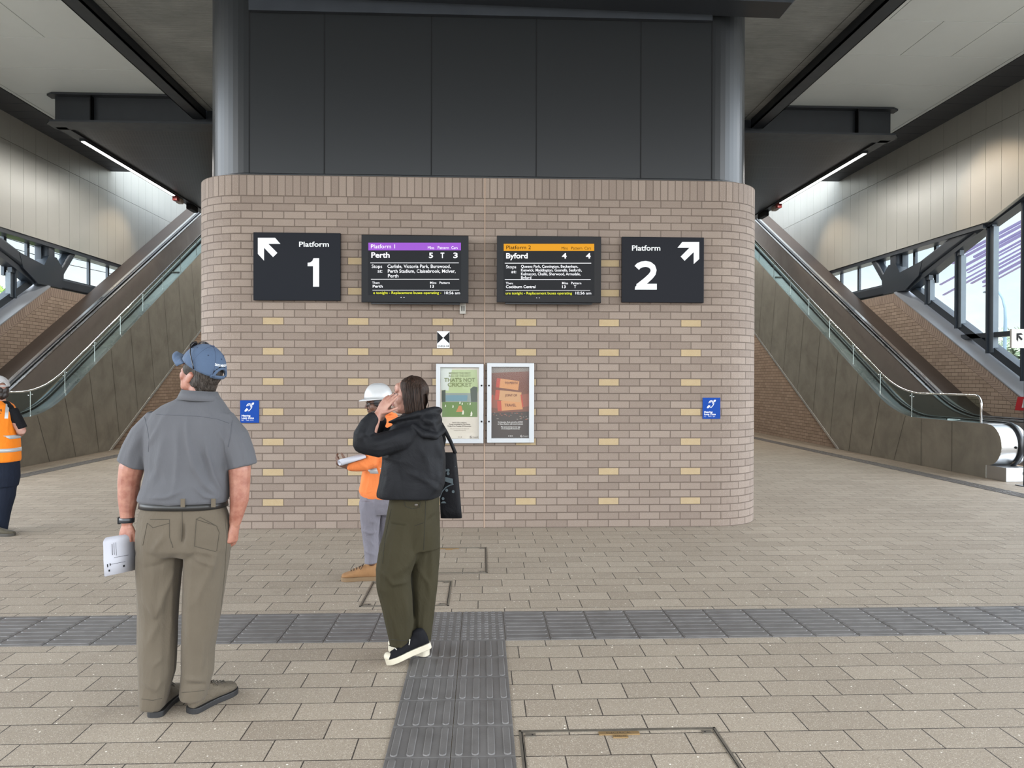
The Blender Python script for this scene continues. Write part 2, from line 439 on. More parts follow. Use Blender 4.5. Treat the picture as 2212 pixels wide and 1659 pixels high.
# ---- charcoal metal cladding above
mb = MB(); o2 = rrect(WM, YM, RM, 22)
for i in range(len(o2) - 1):
    (x0, y0), (x1, y1) = o2[i], o2[i + 1]
    mb.add([(x0, y0, ZB + .03), (x1, y1, ZB + .03), (x1, y1, ROOF), (x0, y0, ROOF)], [(0, 1, 2, 3)], 0, smooth=abs(x0) > 2.72 and abs(x1) > 2.7)
for x in (-2.71, -1.845, -.60, .635, 1.88, 2.735): mb.box(x - .007, x + .007, YM - .003, YM + .02, ZB + .03, 6.05, 1)
mb.build('wall_upper', [MT['charcoal'], MT['black']], kind='structure', origin=(0, YM, ZB), fix=False)
mb = MB(); o3 = rrect(WM + .035, YM - .03, RM + .02, 22)
for i in range(len(o3) - 1):
    (x0, y0), (x1, y1) = o3[i], o3[i + 1]; (a0, b0), (a1, b1) = o2[i], o2[i + 1]
    mb.add([(x0, y0, ZB), (x1, y1, ZB), (x1, y1, ZB + .035), (x0, y0, ZB + .035), (a0, b0, ZB + .05), (a1, b1, ZB + .05)], [(0, 1, 2, 3), (3, 2, 5, 4)], 0)
mb.build('trim_2', MT['charcoal'], kind='structure', origin=(0, YM, ZB), fix=False)
# header band across the top of the panels, sticking out on the right
mb = MB(); mb.prism([(-2.62, 6.16), (3.53, 6.04), (3.64, 6.16), (3.64, 6.5), (-2.74, 6.5), (-2.74, 6.16)], 1, 8.25, 8.62)
mb.prism([(-2.70, 5.99), (2.72, 5.99), (2.72, 6.2), (-2.70, 6.2)], 1, 8.60, 8.67)
mb.build('canopy_beam', MT['dark_metal'], label='dark steel header beam across the top of the charcoal panels above the brick pier', category='beam')

# ---- floor
mb = MB(); mb.add([(-40, -14, 0), (40, -14, 0), (40, 33, 0), (-40, 33, 0)], [(0, 1, 2, 3)])
mb.add([(-40, -14, -.2), (40, -14, -.2), (40, 33, -.2), (-40, 33, -.2)], [(0, 1, 2, 3)])
mb.build('floor', MT['paver'], kind='structure', origin=(0, 0, 0))
mb = MB(); mb.add([(-160, -120, -.22), (160, -120, -.22), (160, 160, -.22), (-160, 160, -.22)], [(0, 1, 2, 3)])
mb.build('ground', mat('outside_ground', srgb(140, 136, 124), .9, 0, .15, .2), kind='structure', origin=(0, 0, -.22))

# ---- ceilings
mb = MB(); mb.box(-6.09, 6.09, YR, 30, ROOF, ROOF + .3)
for s in (-1, 1): mb.box(s * 5.93, s * 5.94, YR, 16.4, ROOF - .002, ROOF + .01, 1)
mb.box(-6, -3.4, 11.36, 11.372, ROOF - .002, ROOF + .01, 1)
mb.build('ceiling', [MT['concrete'], MT['black']], kind='structure', origin=(0, 0, ROOF))
ci = 0
for s in (-1, 1):
    mb = MB()
    ys = [16.47 - 1.355 * k for k in range(0, 19)]
    for k in range(len(ys) - 1):
        xs = [6.37, 10.19]
        if k in (2, 3, 4, 7, 8, 9, 13): xs = [6.37, 7.98, 8.98, 10.19] if k % 2 == 0 else [6.37, 7.0, 8.98, 10.19]
        if k in (0, 1): xs = [6.37, 10.19]
        for a, b in zip(xs, xs[1:]): mb.bbox(s * (a + .006), s * (b - .006), ys[k + 1] + .006, ys[k] - .006, CEIL, CEIL + .05, .004)
        mb.bbox(s * 10.20, s * 10.29, ys[k + 1] + .006, ys[k] - .006, CEIL, CEIL + .05, .004)
    for a, b in ((6.37, 10.19), (10.20, 10.29)): mb.bbox(s * a, s * (b - .006), 16.48, 22.4, CEIL, CEIL + .05, .004)
    mb.box(s * 6.2, s * 11.4, YR, 22.5, CEIL + .03, CEIL + .3, 1)
    mb.build('ceiling_panels', [MT['white_panel'], MT['panel_gap']], kind='structure', origin=(s * 8, 0, CEIL))
    mb = MB(); k = 0; y = 22.5
    while y > YR:
        mb.bbox(s * 10.30, s * 11.12, y - .49, y - .004, CEIL - .012, CEIL + .04, .003); y -= .4965
    mb.build('soffit_planks', [MT['dark_plank']], kind='structure', origin=(s * 10.7, 0, CEIL))
    # lower perforated ceiling beyond the cross beam
    mb = MB(); mb.box(s * 2.9, s * 9.18, 16.6, 29.5, 7.31, 7.36)
    mb.build('ceiling_mesh', MT['mesh'], kind='structure', origin=(s * 6, 20, 7.31))
    mb = MB(); mb.box(s * 9.18, s * 9.42, 16.6, 29.5, 7.27, 7.5); mb.box(s * 9.36, s * 9.42, 16.6, 29.5, 7.5, 7.95)
    mb.build('trim_3' if s > 0 else 'trim_4', MT['dark_metal'], kind='structure')
    side = 'right' if s > 0 else 'left'
    # steel beams
    t = thing('roof_beam', 'dark steel roof beam between white ceiling panels and concrete soffit on the %s' % side, 'beam', (s * 6.23, 2, 7.45), 'roof beams')
    mb = MB(); mb.box(s * 6.09, s * 6.37, YR, 16.45, 7.45, 7.49); mb.box(s * 6.20, s * 6.26, YR, 16.45, 7.48, 7.95); mb.box(s * 6.09, s * 6.11, YR, 16.45, 7.45, 7.66); mb.box(s * 6.35, s * 6.37, YR, 16.45, 7.45, 7.95)
    mb.build('beam_body', MT['dark_metal'], t)
    t = thing('cross_beam', 'dark steel I-shaped cross beam with a stepped end, left of the pier' if s < 0 else 'dark steel I-shaped cross beam with a stepped end, right of the pier', 'beam', (s * 6.3, 16.5, 7.3), 'cross beams')
    mb = MB(); mb.box(s * 2.9, s * 9.35, 16.50, 16.54, 7.34, 7.93); mb.build('web', MT['dark_metal'], t)
    mb = MB(); mb.prism([(s * 2.9, 16.33), (s * 9.35, 16.33), (s * 9.50, 16.43), (s * 9.50, 16.62), (s * 2.9, 16.62)], 2, 7.90, 7.94)
    mb.build('flange', MT['dark_metal'], t)
    mb = MB(); mb.prism([(s * 2.9, 16.22), (s * 9.33, 16.22), (s * 9.48, 16.40), (s * 9.48, 16.75), (s * 2.9, 16.75)], 2, 7.27, 7.31)
    mb.box(s * 2.9, s * 9.35, 16.30, 16.52, 7.31, 7.34); mb.build('flange', MT['dark_metal'], t)
    mb = MB(); mb.box(s * 8.53, s * 8.55, 16.36, 16.5, 7.33, 7.9); mb.build('stiffener', MT['black'], t)
    # LED strip
    t = thing('strip_light', 'glowing white strip light under the dark ceiling edge %s of the brick pier' % side, 'ceiling light', (s * 9.26, 20, 7.25), 'strip lights')
    mb = MB(); mb.bbox(s * 9.21, s * 9.33, 17.4, 22.5, 7.235, 7.272, .008); mb.build('housing', MT['dark_metal'], t)
    mb = MB(); mb.bbox(s * 9.225, s * 9.315, 17.45, 22.45, 7.222, 7.24, .006); mb.build('diffuser', MT['led'], t)
    ld = bpy.data.lights.new('strip_lamp', 'AREA'); ld.shape = 'RECTANGLE'; ld.size = .09; ld.size_y = 5.0; ld.energy = 160; ld.color = (1, .97, .92)
    lo = bpy.data.objects.new('strip_lamp', ld); COL.objects.link(lo); lo.parent = t; lo.location = Vector((s * 9.27, 19.95, 7.215)) - t.location
    for yy, en in ((16.2, 120), (23.4, 90)):
        ld = bpy.data.lights.new('wall_washer_lamp', 'SPOT'); ld.energy = en * 1.4; ld.color = (1, .74, .48); ld.spot_size = R(75); ld.spot_blend = .9; ld.shadow_soft_size = .06
        lo = bpy.data.objects.new('wall_washer_lamp', ld); COL.objects.link(lo); lo.parent = t
        p = Vector((s * 9.46, yy, 7.2)); lo.location = p - t.location
        lo.rotation_euler = (Vector((s * 11.12, yy - .6, 5.6)) - p).to_track_quat('-Z', 'Y').to_euler()
    for yy in (18, 21.5, 25, 28.5):  # added fill lights, hidden behind the pier, brightening inner brick and steel cladding
        t2 = thing('hidden_fill_light', 'round fill light added out of view in the dark perforated ceiling behind the pier', 'ceiling light', (s * 5.6, yy, 7.3), 'added fill lights')
        mb = MB(); mb.tube([(s * 5.6, yy, 7.30), (s * 5.6, yy, 7.32)], .09, 16); mb.build('lens', MT['led'], t2)
        ld = bpy.data.lights.new('hidden_fill_lamp', 'AREA'); ld.shape = 'DISK'; ld.size = .3; ld.energy = 130; ld.color = (1, .93, .84)
        lo = bpy.data.objects.new('hidden_fill_lamp', ld); COL.objects.link(lo); lo.parent = t2; lo.location = (0, 0, -.02)
    # small fittings beyond the strip
    mb = MB(); mb.bbox(s * 9.24, s * 9.38, 22.62, 22.80, 7.13, 7.27, .02); mb.build('alarm_sounder', mat('red_plastic', srgb(120, 40, 36), .4), label='small red alarm unit at the end of the %s strip light' % side, category='alarm')
    mb = MB(); mb.bbox(s * 9.24, s * 9.4, 22.9, 23.15, 7.13, 7.27, .03); mb.build('sensor_box', mat('grey_plastic', srgb(150, 140, 130), .5), label='small grey sensor box past the red alarm unit on the %s ceiling edge' % side, category='sensor')
    mb = MB(); mb.bbox(s * 9.2, s * 9.36, 23.6, 24.2, 7.1, 7.27, .03); mb.build('camera_housing', MT['black'], label='black camera housing under the %s edge of the perforated ceiling' % side, category='camera')

    # ---- side wall : cladding above, brick below
    mb = MB(); y = 14.8 - .4965 * 5
    while y < 31:
        a, b = y + .004, y + .4965 - .004
        def zb(yy): return 5.26 if yy >= 15.7 else 5.26 + (15.7 - yy) * .33
        for z0, z1 in ((None, 7.295), (7.305, 12.0)):
            if z0 is None:
                if a < 15.7 < b: poly = [(a, zb(a)), (15.7, 5.26), (b, 5.26), (b, z1), (a, z1)]
                else: poly = [(a, zb(a)), (b, zb(b)), (b, z1), (a, z1)]
            else: poly = [(a, z0), (b, z0), (b, z1), (a, z1)]
            if poly[0][1] < z1: mb.prism(poly, 0, s * XW, s * (XW + .03))
        y += .4965
    mb.prism([(12.33, 6.5), (15.7, 5.27), (31, 5.27), (31, 12), (12.33, 12)], 0, s * (XW + .02), s * (XW + .05), 1)
    mb.build('wall_%s_upper' % side, [MT['cladding'], MT['clad_gap']], kind='structure', origin=(s * XW, 20, 5.26))
    # edge trim of the cladding
    mb = MB(); ya = 4.0
    pl = [(12.3, zb(12.3)), (15.7, 5.26), (31, 5.26)]
    mb.prism([(p[0], p[1]) for p in pl] + [(p[0], p[1] - .03) for p in pl[::-1]], 0, s * (XW - .012), s * (XW + .3), 0)
    mb.build('trim_5' if s > 0 else 'trim_6', MT['cladding'], kind='structure')
    # brick lower wall: sloping top 30 deg, then level at 4.09
    sl = .5797
    yk = 19.36; zk = 4.08; yl = yk - zk / sl
    mb = MB()
    T = lambda yy: zk if yy >= yk else zk - (yk - yy) * sl
    so = .24; c = math.sqrt(1 + sl * sl)
    inner = [(yl + so * c / sl, 0), (yk + so * (c - 1) / sl, zk - so), (31, zk - so), (31, 0)]
    mb.add([(s * XW, a, b) for a, b in inner], [(0, 1, 2, 3)], 0, [[(a, b) for a, b in inner]])
    q = [(yl, 0), (yk, zk), (yk + so * (c - 1) / sl, zk - so), (yl + so * c / sl, 0)]
    L1 = math.dist(q[0], q[1])
    mb.add([(s * XW, a, b) for a, b in q], [(0, 1, 2, 3)], 1, [[(0, .24), (L1, .24), (L1, 0), (0, 0)]])
    q = [(yk, zk), (31, zk), (31, zk - so), (yk + so * (c - 1) / sl, zk - so)]
    mb.add([(s * XW, a, b) for a, b in q], [(0, 1, 2, 3)], 1, [[(yk, .24), (31, .24), (31, 0), (yk, 0)]])
    # outside face and top
    mb.add([(s * (XW + .24), a, b) for a, b in [(yl, 0), (yk, zk), (31, zk), (31, 0)]], [(0, 1, 2, 3)], 0, [[(yl, 0), (yk, zk), (31, zk), (31, 0)]])
    mb.build('wall_%s' % side, [MT['brick_side'], MT['brick_sold']], kind='structure', origin=(s * XW, 20, 0), fix=False)
    # sloping sill
    mb = MB(); e = .03
    a = [(yl - .05, e), (yk, zk + e + .02)]
    mb.add([(s * (XW - .015), a[0][0], 0 + .0), (s * (XW - .015), a[1][0], zk), (s * (XW - .015), a[1][0], zk + .03), (s * (XW - .015), a[0][0], .03),
            (s * (XW + .5), a[0][0], .18), (s * (XW + .5), a[1][0], zk + .18), (s * (XW + .5), a[1][0], zk), (s * (XW + .5), a[0][0], 0)],
           [(0, 1, 2, 3), (3, 2, 5, 4), (4, 5, 6, 7), (7, 6, 1, 0), (0, 3, 4, 7), (1, 2, 5, 6)])
    mb.build('window_%d_sill' % (1 if s > 0 else 2), MT['sill'], kind='structure')
    # ---- window frame in the plane behind the truss
    xi, xo = XW + .14, XW + .34
    def bar(mb, a, b, w, x0, x1, mi=0):
        a = Vector((a[0], a[1], 0)); b = Vector((b[0], b[1], 0)); d = (b - a).normalized(); nn = Vector((-d.y, d.x, 0)) * w / 2
        mb.prism([(p.x, p.y) for p in (a + nn, b + nn, b - nn, a - nn)], 0, s * x0, s * x1, mi)
    wn = 1 if s > 0 else 2
    wt = thing('window_%d' % wn, '', '', (s * (XW + .3), 19, 4.1), kind='structure')
    mb = MB()
    bar(mb, (15.9, 5.19), (29.5, 5.19), .13, XW + .02, XW + .36)      # head
    bar(mb, (19.3, 4.42), (29.5, 4.42), .05, XW + .26, XW + .36)
    for yy in (27.6, 25.9, 24.3, 22.95, 21.87, 18.08): bar(mb, (yy, 4.2), (yy, 5.25), .08 if yy != 18.08 else .10, XW + .31, XW + .38)
    bar(mb, (19.35, 4.5), (19.35, 5.25), .05, XW + .2, XW + .36)
    bar(mb, (18.98, 4.5), (18.98, 5.25), .10, XW + .31, XW + .38)
    bar(mb, (20.5, 4.4), (20.5, 5.25), .08, XW + .31, XW + .38)
    # frame of the triangle under the diagonal
    bar(mb, (18.93, 4.16), (15.9, 5.22), .13, XW + .1, XW + .36)
    bar(mb, (18.93, 4.16), (13.0, .78), .17, XW + .2, XW + .42)
    bar(mb, (15.9, 5.22), (12.3, 6.3), .15, XW + .1, XW + .36)
    bar(mb, (16.9, 2.76), (12.33, 2.72), .11, XW + .2, XW + .38)
    mb.build('window_frame', MT['truss'], wt)
    mb = MB()
    for yy, w in ((18.12, .11), (16.93, .12), (15.84, .13), (14.78, .13), (13.7, .13), (12.6, .13)):
        zt = 4.16 + (18.93 - yy) * .35 - .05 if yy > 15.9 else 5.25 + (15.9 - yy) * .27
        zb_ = 4.10 - (18.93 - yy) * sl + .05
        mb.box(s * (XW + .18), s * (XW + .30), yy - w / 2, yy + w / 2, zb_, zt - .12, 0)
        mb.box(s * (XW + .12), s * (XW + .32), yy + w / 2 - .005, yy + w / 2 + .035, zb_ - .02, zt, 1)
        mb.box(s * (XW + .14), s * (XW + .24), yy - w / 2 - .012, yy + w / 2, zt - .12, zt, 1)
    mb.build('post', [MT['post'], MT['truss']], wt)
    mb = MB(); gx = s * (XW + .33)
    mb.add([(gx, a, b) for a, b in ((19.3, 4.35), (31, 4.35), (31, 5.25), (15.9, 5.25), (12.33, 6.3), (12.33, 0))], [(0, 1, 2, 3, 4, 5)])
    mb.build('pane', MT['glass'], wt)
    # ---- truss
    t = thing('steel_truss', 'dark blue-grey steel truss with a kinked diagonal in front of the %s windows' % side, 'truss', (s * (XW + .15), 19.5, 4.1), 'window trusses')
    def box_member(a, b, w, name, mi='truss', x0=XW + .06, x1=XW + .30):
        mb = MB(); bar(mb, a, b, w, x0, x1); o = mb.build(name, MT[mi], t)
        bv = o.modifiers.new('b', 'BEVEL'); bv.width = .05; bv.segments = 3; bv.limit_method = 'ANGLE'
    box_member((30.5, 4.25), (19.1, 4.25), .27, 'bottom_chord')
    box_member((19.45, 4.28), (15.9, 5.38), .30, 'diagonal')
    box_member((16.3, 5.20), (12.2, 6.50), .32, 'top_chord')
    box_member((19.55, 4.2), (19.55, 5.3), .32, 'vertical_member')
    box_member((19.75, 4.25), (20.75, 5.35), .22, 'brace')
    box_member((26.2, 4.25), (25.2, 5.35), .22, 'brace')
    mb = MB(); mb.prism([(20.0, 4.12), (18.95, 4.12), (18.35, 4.42), (18.2, 4.78), (19.2, 4.62), (19.4, 4.9), (19.75, 4.9), (20.1, 4.6)], 0, s * (XW + .05), s * (XW + .31)); mb.build('gusset_plate', MT['truss'], t)

# ---- back of the hall
mb = MB(); mb.box(-11.3, 11.3, 33, 33.3, 0, 12); mb.build('wall_back', MT['cladding'], kind='structure')
mb = MB(); mb.box(-11.1, 11.1, 30, 33, 8.0, 8.3); mb.build('trim_7', MT['concrete'], kind='structure')
# ================================================================ ESCALATORS
SL = math.tan(R(30)); ZR = .965; ZO = -7.976
def prof(dz, y0, y1, zflat=None, n=14, ext=.8):
    """handrail line: level at ZR+dz, smooth bend, 30 degree slope"""
    zf = ZR + dz; yk = (ZR - ZO) / SL
    p = [(y0, zf)]
    for k in range(n + 1):
        t = k / n; y = yk - ext + 2 * ext * t
        p.append((y, zf + SL * ext * t * t))
    if y1 > yk + ext: p.append((y1, zf + SL * (y1 - yk)))
    return [q for q in p if q[0] <= y1 + 1e-6 or q is p[0]]
YT = 30.2
def escalator(s, side):
    root = thing('escalator', 'stainless steel escalator rising away %s of the brick pier, low glass screen' % side, 'escalator', (s * 9.75, 20, 0), 'escalators beside the pier')
    YC, ZC, RC = 12.63, .60, .365
    def arc(r, a0, a1, n=16): return [(YC + r * math.cos(R(a0 + (a1 - a0) * k / n)), ZC + r * math.sin(R(a0 + (a1 - a0) * k / n))) for k in range(n + 1)]
    top = prof(0, YC, YT); und = (18.12, 0)
    def side_poly(inner=False):
        a = arc(RC, 90, 258)
        bot = [(12.66, ZC - RC), (12.66, 0), (18.12, 0), (YT, SL * (YT - 18.12))]
        return [top[-1]] + top[::-1][1:] + a[1:] + bot
    # near outer cladding
    def side(x0, x1, name, m, lab=None):
        mb = MB(); mb.prism(side_poly(), 0, s * x0, s * x1)
        o = mb.build(name, m, root)
        if lab: o['label'] = lab
        return o
    side(8.95, 8.965, 'side_cladding', MT['steel'])
    # panel joints, slightly leaning
    jm = mat('steel_joint', (.05, .048, .04), .6)
    for k in range(15):
        mb = MB(); y = 13.6 + .98 * k
        zt = [q for q in top]; z1 = ZR if y < 14.4 else None
        def topz(yy):
            for (a, b), (c_, d) in zip(top, top[1:]):
                if a <= yy <= c_: return b + (d - b) * (yy - a) / (c_ - a)
            return top[-1][1]
        yt = y - .0 if y < 15 else y - .42
        za = 0 if y < 18.12 else SL * (y - 18.12)
        zb_ = topz(yt)
        if y > 27: break
        mb.add([(s * 8.948, y - .006, za), (s * 8.948, y + .006, za), (s * 8.948, yt + .006, zb_ - .02), (s * 8.948, yt - .006, zb_ - .02)], [(0, 1, 2, 3)])
        mb.build('panel_joint', jm, root, fix=False)
    # light edge strip along the underside
    mb = MB(); mb.prism([(18.0, 0), (YT, SL * (YT - 18.0)), (YT, SL * (YT - 18.0) - .07), (18.12, 0)], 0, s * 8.94, s * 9.0)
    mb.build('edge_strip', MT['satin'], root)
    # truss body
    mb = MB()
    zb2 = lambda y: 0 if y < 18.12 else SL * (y - 18.12)
    mb.prism([(12.9, 0.0), (18.12, 0.0), (YT, SL * (YT - 18.12)), (YT, prof(-1.0, YC, YT)[-1][1]), (15.9, .1), (15.0, 0.02), (12.9, .02)], 0, s * 8.97, s * 10.51)
    mb.build('truss_body', MT['steel'], root)
    # balustrades: deck (nose) and handrail ring
    def balustrade(xa, xh, xb, xin):
        # nose drum and decks: surface swept along profile from xa to xh-.05 and xh+.05 to xb
        path = [q for q in arc(RC, 258, 90, 20)] + prof(0, YC, YT)[0:]
        mb = MB()
        for x0, x1 in ((xa, xh - .055), (xh + .055, xb)):
            mb.strip([(s * x0, a, b) for a, b in path], [(s * x1, a, b) for a, b in path], 0, True)
            mb.strip([(s * x0, a, b - (.03 if i > 20 else 0)) for i, (a, b) in enumerate(path)], [(s * x0, a, b) for i, (a, b) in enumerate(path)], 0)
        mb.build('deck_cover', MT['satin'], root, fix=False)
        mb = MB(); pin = arc(RC - .05, 258, 90, 20) + prof(-.05, YC, YT)
        mb.strip([(s * (xh - .06), a, b) for a, b in pin], [(s * (xh + .06), a, b) for a, b in pin], 0, True)
        mb.build('rail_track', MT['black'], root, fix=False)
        # handrail : flattened tube
        pr = arc(RC + .03, 265, 90, 24) + prof(.03, YC, YT)[1:]
        vs = []; n = 10
        for i, (a, b) in enumerate(pr):
            p0 = pr[max(i - 1, 0)]; p1 = pr[min(i + 1, len(pr) - 1)]
            d = Vector((0, p1[0] - p0[0], p1[1] - p0[1])).normalized(); w = Vector((0, -d.z, d.y)) if True else d
            for k in range(n):
                an = 2 * math.pi * k / n
                vs.append(Vector((s * xh, a, b)) + Vector((s * .042 * math.cos(an), 0, 0)) + w * .02 * math.sin(an))
        mb = MB(); N = len(pr)
        mb.add(vs, [(i * n + k, i * n + (k + 1) % n, (i + 1) * n + (k + 1) % n, (i + 1) * n + k) for i in range(N - 1) for k in range(n)] + [list(range(n))], 0, smooth=True)
        mb.build('handrail', MT['rubber'], root)
        # plinth under the drum
        mb = MB(); mb.bbox(s * (xa + .005), s * (xb - .005), 12.16, 12.9, .0, ZC - RC + .005, .006); o = mb.build('newel_plinth', MT['satin'], root)
        mb = MB(); mb.box(s * (xh - .04), s * (xh + .04), 12.14, 12.17, .12, .17); mb.build('plinth_socket', MT['black'], o)
        mb = MB(); mb.tube([(s * (xh - .1), YC - RC - .012, ZC - .02), (s * (xh - .1), YC - RC + .03, ZC - .02)], .022, 12); mb.build('stop_button', MT['black'], root)
        # inner solid panel with warm light skirt
        mb = MB(); pp = prof(-.02, YC, YT); lo = prof(-.86, YC, YT)
        mb.strip([(s * xin, a, b) for a, b in lo], [(s * xin, a, b) for a, b in pp]); mb.build('inner_panel', MT['steel_in'], root, fix=False)
        mb = MB(); l1 = prof(-.88, YC + .1, YT); l2 = prof(-.85, YC + .1, YT); dx = .02 if xin > 10 else -.02
        mb.strip([(s * (xin - dx), a, b) for a, b in l1], [(s * (xin - dx), a, b) for a, b in l2]); mb.build('skirt_light', MT['ledwarm'], root, fix=False)
        mb = MB(); l1 = prof(-1.05, YC + .1, YT); l2 = prof(-.88, YC + .1, YT)
        mb.strip([(s * (xin - dx), a, b) for a, b in l1], [(s * (xin - dx), a, b) for a, b in l2]); mb.build('skirt_panel', MT['dark_metal'], root, fix=False)
    balustrade(8.952, 9.30, 9.42, 9.42)
    balustrade(10.25, 10.37, 10.52, 10.25)
    side(10.52, 10.535, 'side_cladding', MT['steel'])
    # strip between escalator and wall
    mb = MB(); pa = prof(-.12, 12.9, YT); mb.strip([(s * 10.535, a, b) for a, b in pa], [(s * 11.11, a, b) for a, b in pa], 0)
    mb.build('cover_plate', mat('brown_cover_plate', srgb(70, 60, 54), .5, .2, .1, 3), root, fix=False)
    # steps
    mb = MB(); x0, x1 = s * 9.45, s * 10.22
    mb.box(x0, x1, 12.7, 14.3, .0, .03)
    y = 14.3; z = .04; k = 0
    rise = 0
    zs = lambda yy: max(.04, .04 + SL * (yy - 15.85))
    while y < YT - .4:
        zt = zs(y + .2); mb.box(x0, x1, y, y + .355, zt - .22 if zt > .3 else 0, zt, 0)
        mb.box(x0, x1, y - .002, y + .02, zt - .006, zt + .001, 1); y += .346
    for k in range(20):
        xx = 9.47 + .0385 * k; mb.box(s * xx, s * (xx + .012), 14.3, 15.6, .03, .052, 0)
    mb.build('steps', [MT['dark_metal'], mat('yellow_step_edge', srgb(150, 130, 50), .5)], root)
    mb = MB(); mb.bbox(x0, x1, 11.9, 14.35, .0, .035, .004); mb.build('comb_plate', MT['satin'], root)
    # ---- glass screen on the near balustrade
    g = []
    xg = s * 9.03; y0 = 12.9
    rail = prof(.50, y0 + .17, YT); rail = [(y0, ZR + .01)] + [(y0, ZR + .3)] + [(y0 + .17 - .17 * math.cos(R(a)), ZR + .33 + .17 * math.sin(R(a))) for a in range(0, 91, 15)] + rail[1:]
    mb = MB(); mb.tube([(xg, a, b) for a, b in rail], .02, 10); mb.build('screen_rail', MT['chrome'], root)
    mb = MB(); up = prof(.49, y0 + .02, YT); lo = prof(.0, y0 + .02, YT)
    up[0] = (y0 + .02, ZR + .38); up.insert(1, (y0 + .10, ZR + .47)); lo.insert(1, (y0 + .10, ZR))
    mb.strip([(xg, a, b) for a, b in lo], [(xg, a, b) for a, b in up]); mb.build('screen_glass', MT['tint'], root, fix=False)
    lz = dict()
    def railz(yy, dz):
        pr = prof(dz, y0, YT)
        for (a, b), (c_, d) in zip(pr, pr[1:]):
            if a <= yy <= c_: return b + (d - b) * (yy - a) / (c_ - a)
    y = 15.05; k = 0
    while y < 27:
        mb = MB(); sh = 0 if y < 15.6 else .12
        mb.box(xg - .004, xg + .004, y - .006, y + .006, railz(y, 0), railz(y, .49))
        for dy in (-.06, .06): mb.tube([(xg - .014, y + dy, railz(y + dy, .41)), (xg + .014, y + dy, railz(y + dy, .41))], .012, 8)
        mb.build('glass_joint', MT['chrome'], root); y += 1.22; k += 1
    for yy in (13.9, 22.3): 
        mb = MB(); mb.box(s * 9.04, s * 9.30, yy - .02, yy + .02, railz(yy, 0) + .005, railz(yy, 0) + .03); mb.build('rail_bracket', MT['chrome'], root)
    return root
for s, side in ((1, 'right'), (-1, 'left')):
    escalator(s, side)
    # brick wall under the escalator
    mb = MB(); q = [(17.9, 0), (33, 0), (33, SL * (33 - 18.2)), (18.2, .0)]
    q = [(17.95, 0), (32.9, 0), (32.9, SL * 14.7 - .05), (18.2, 0.0)]
    mb.prism([(18.0, 0), (32.9, 0), (32.9, 7.9), (31.9, 7.9), (18.25, .02)], 0, s * 9.05, s * 9.25)
    for i, f in enumerate(mb.f): mb.uv[i] = [(mb.v[k][1], mb.v[k][2]) for k in f]
    mb.build('wall_%s_inner' % side, MT['brick_side'], kind='structure', origin=(s * 9.1, 20, 0), fix=False)
    # tactile strip along the escalator side
    mb = MB(); X0 = 8.0
    mb.box(s * 8.0, s * 8.3, 9, 32, 0, .004)
    for k in range(77):
        y = 9 + .3 * k
        for j in range(4): mb.bbox(s * (8.035 + .075 * j - .0175 + .004), s * (8.035 + .075 * j + .0175 + .004), y + .012, y + .288, .002, .009, .003, 0, 1)
    mb.build('tactile_paving', MT['tactile'], label='narrow dark ribbed tactile strip running back beside the %s escalator' % side, category='tactile paving')

# ================================================================ FLOOR DETAILS
def tiles(x0, x1, y0, y1, mode):
    mb = MB(); t = .3; e = .002
    nx = round((x1 - x0) / t); ny = round((y1 - y0) / t)
    for i in range(nx):
        for j in range(ny):
            a, b = x0 + i * t, y0 + j * t
            mb.bbox(a + e, a + t - e, b + e, b + t - e, -.01, .006, .0015, 0, 1)
            if mode == 'dots':
                for p in range(6):
                    for q in range(6):
                        cx, cy = a + .025 + .05 * p, b + .025 + .05 * q
                        bm = bmesh.new(); bmesh.ops.create_cone(bm, segments=10, radius1=.016, radius2=.009, depth=.006, cap_ends=True)
                        mb.bm(bm, 0, False, Matrix.Translation((cx, cy, .009)))
            else:
                for p in range(4):
                    c = .0375 + .075 * p; w = .0175; L0, L1 = .010, .290
                    # rounded bar: top narrower than bottom
                    rb = []
                    for zz, ww, ll in ((.006, w, 0), (.0105, w - .004, .004)):
                        ring = []
                        for cx, a0 in ((L1 - w, -90), (L0 + w, 90)):
                            for k in range(5):
                                an = R(a0 + 45 * k); ring.append((cx + (ww) * math.cos(an), c + (ww) * math.sin(an), zz))
                        rb.append(ring)
                    n = 10; vs = rb[0] + rb[1]
                    vs = [(a + v[0], b + v[1], v[2]) if mode == 'x' else (a + v[1], b + v[0], v[2]) for v in vs]
                    mb.add(vs, [(k, (k + 1) % n, n + (k + 1) % n, n + k) for k in range(n)] + [list(range(n, 2 * n))], 0)
    return mb
mb = tiles(-.44, .16, 4.85, 5.45, 'dots'); mb.build('tactile_paving', MT['tactile'], label='square patch of dark dotted warning tiles where the two ribbed strips meet', category='tactile paving')
mb = tiles(-.44, .16, 1.25, 4.85, 'y'); mb.build('tactile_paving', MT['tactile'], label='dark ribbed tactile strip running towards the viewer in the foreground', category='tactile paving')
mb = tiles(.16, .16 + .3 * 34, 4.85, 5.45, 'x'); mb.build('tactile_paving', MT['tactile'], label='dark ribbed tactile strip crossing the floor right of the dotted tiles', category='tactile paving')
mb = tiles(-.44 - .3 * 32, -.44, 4.85, 5.45, 'x'); mb.build('tactile_paving', MT['tactile'], label='dark ribbed tactile strip crossing the floor left of the dotted tiles', category='tactile paving')

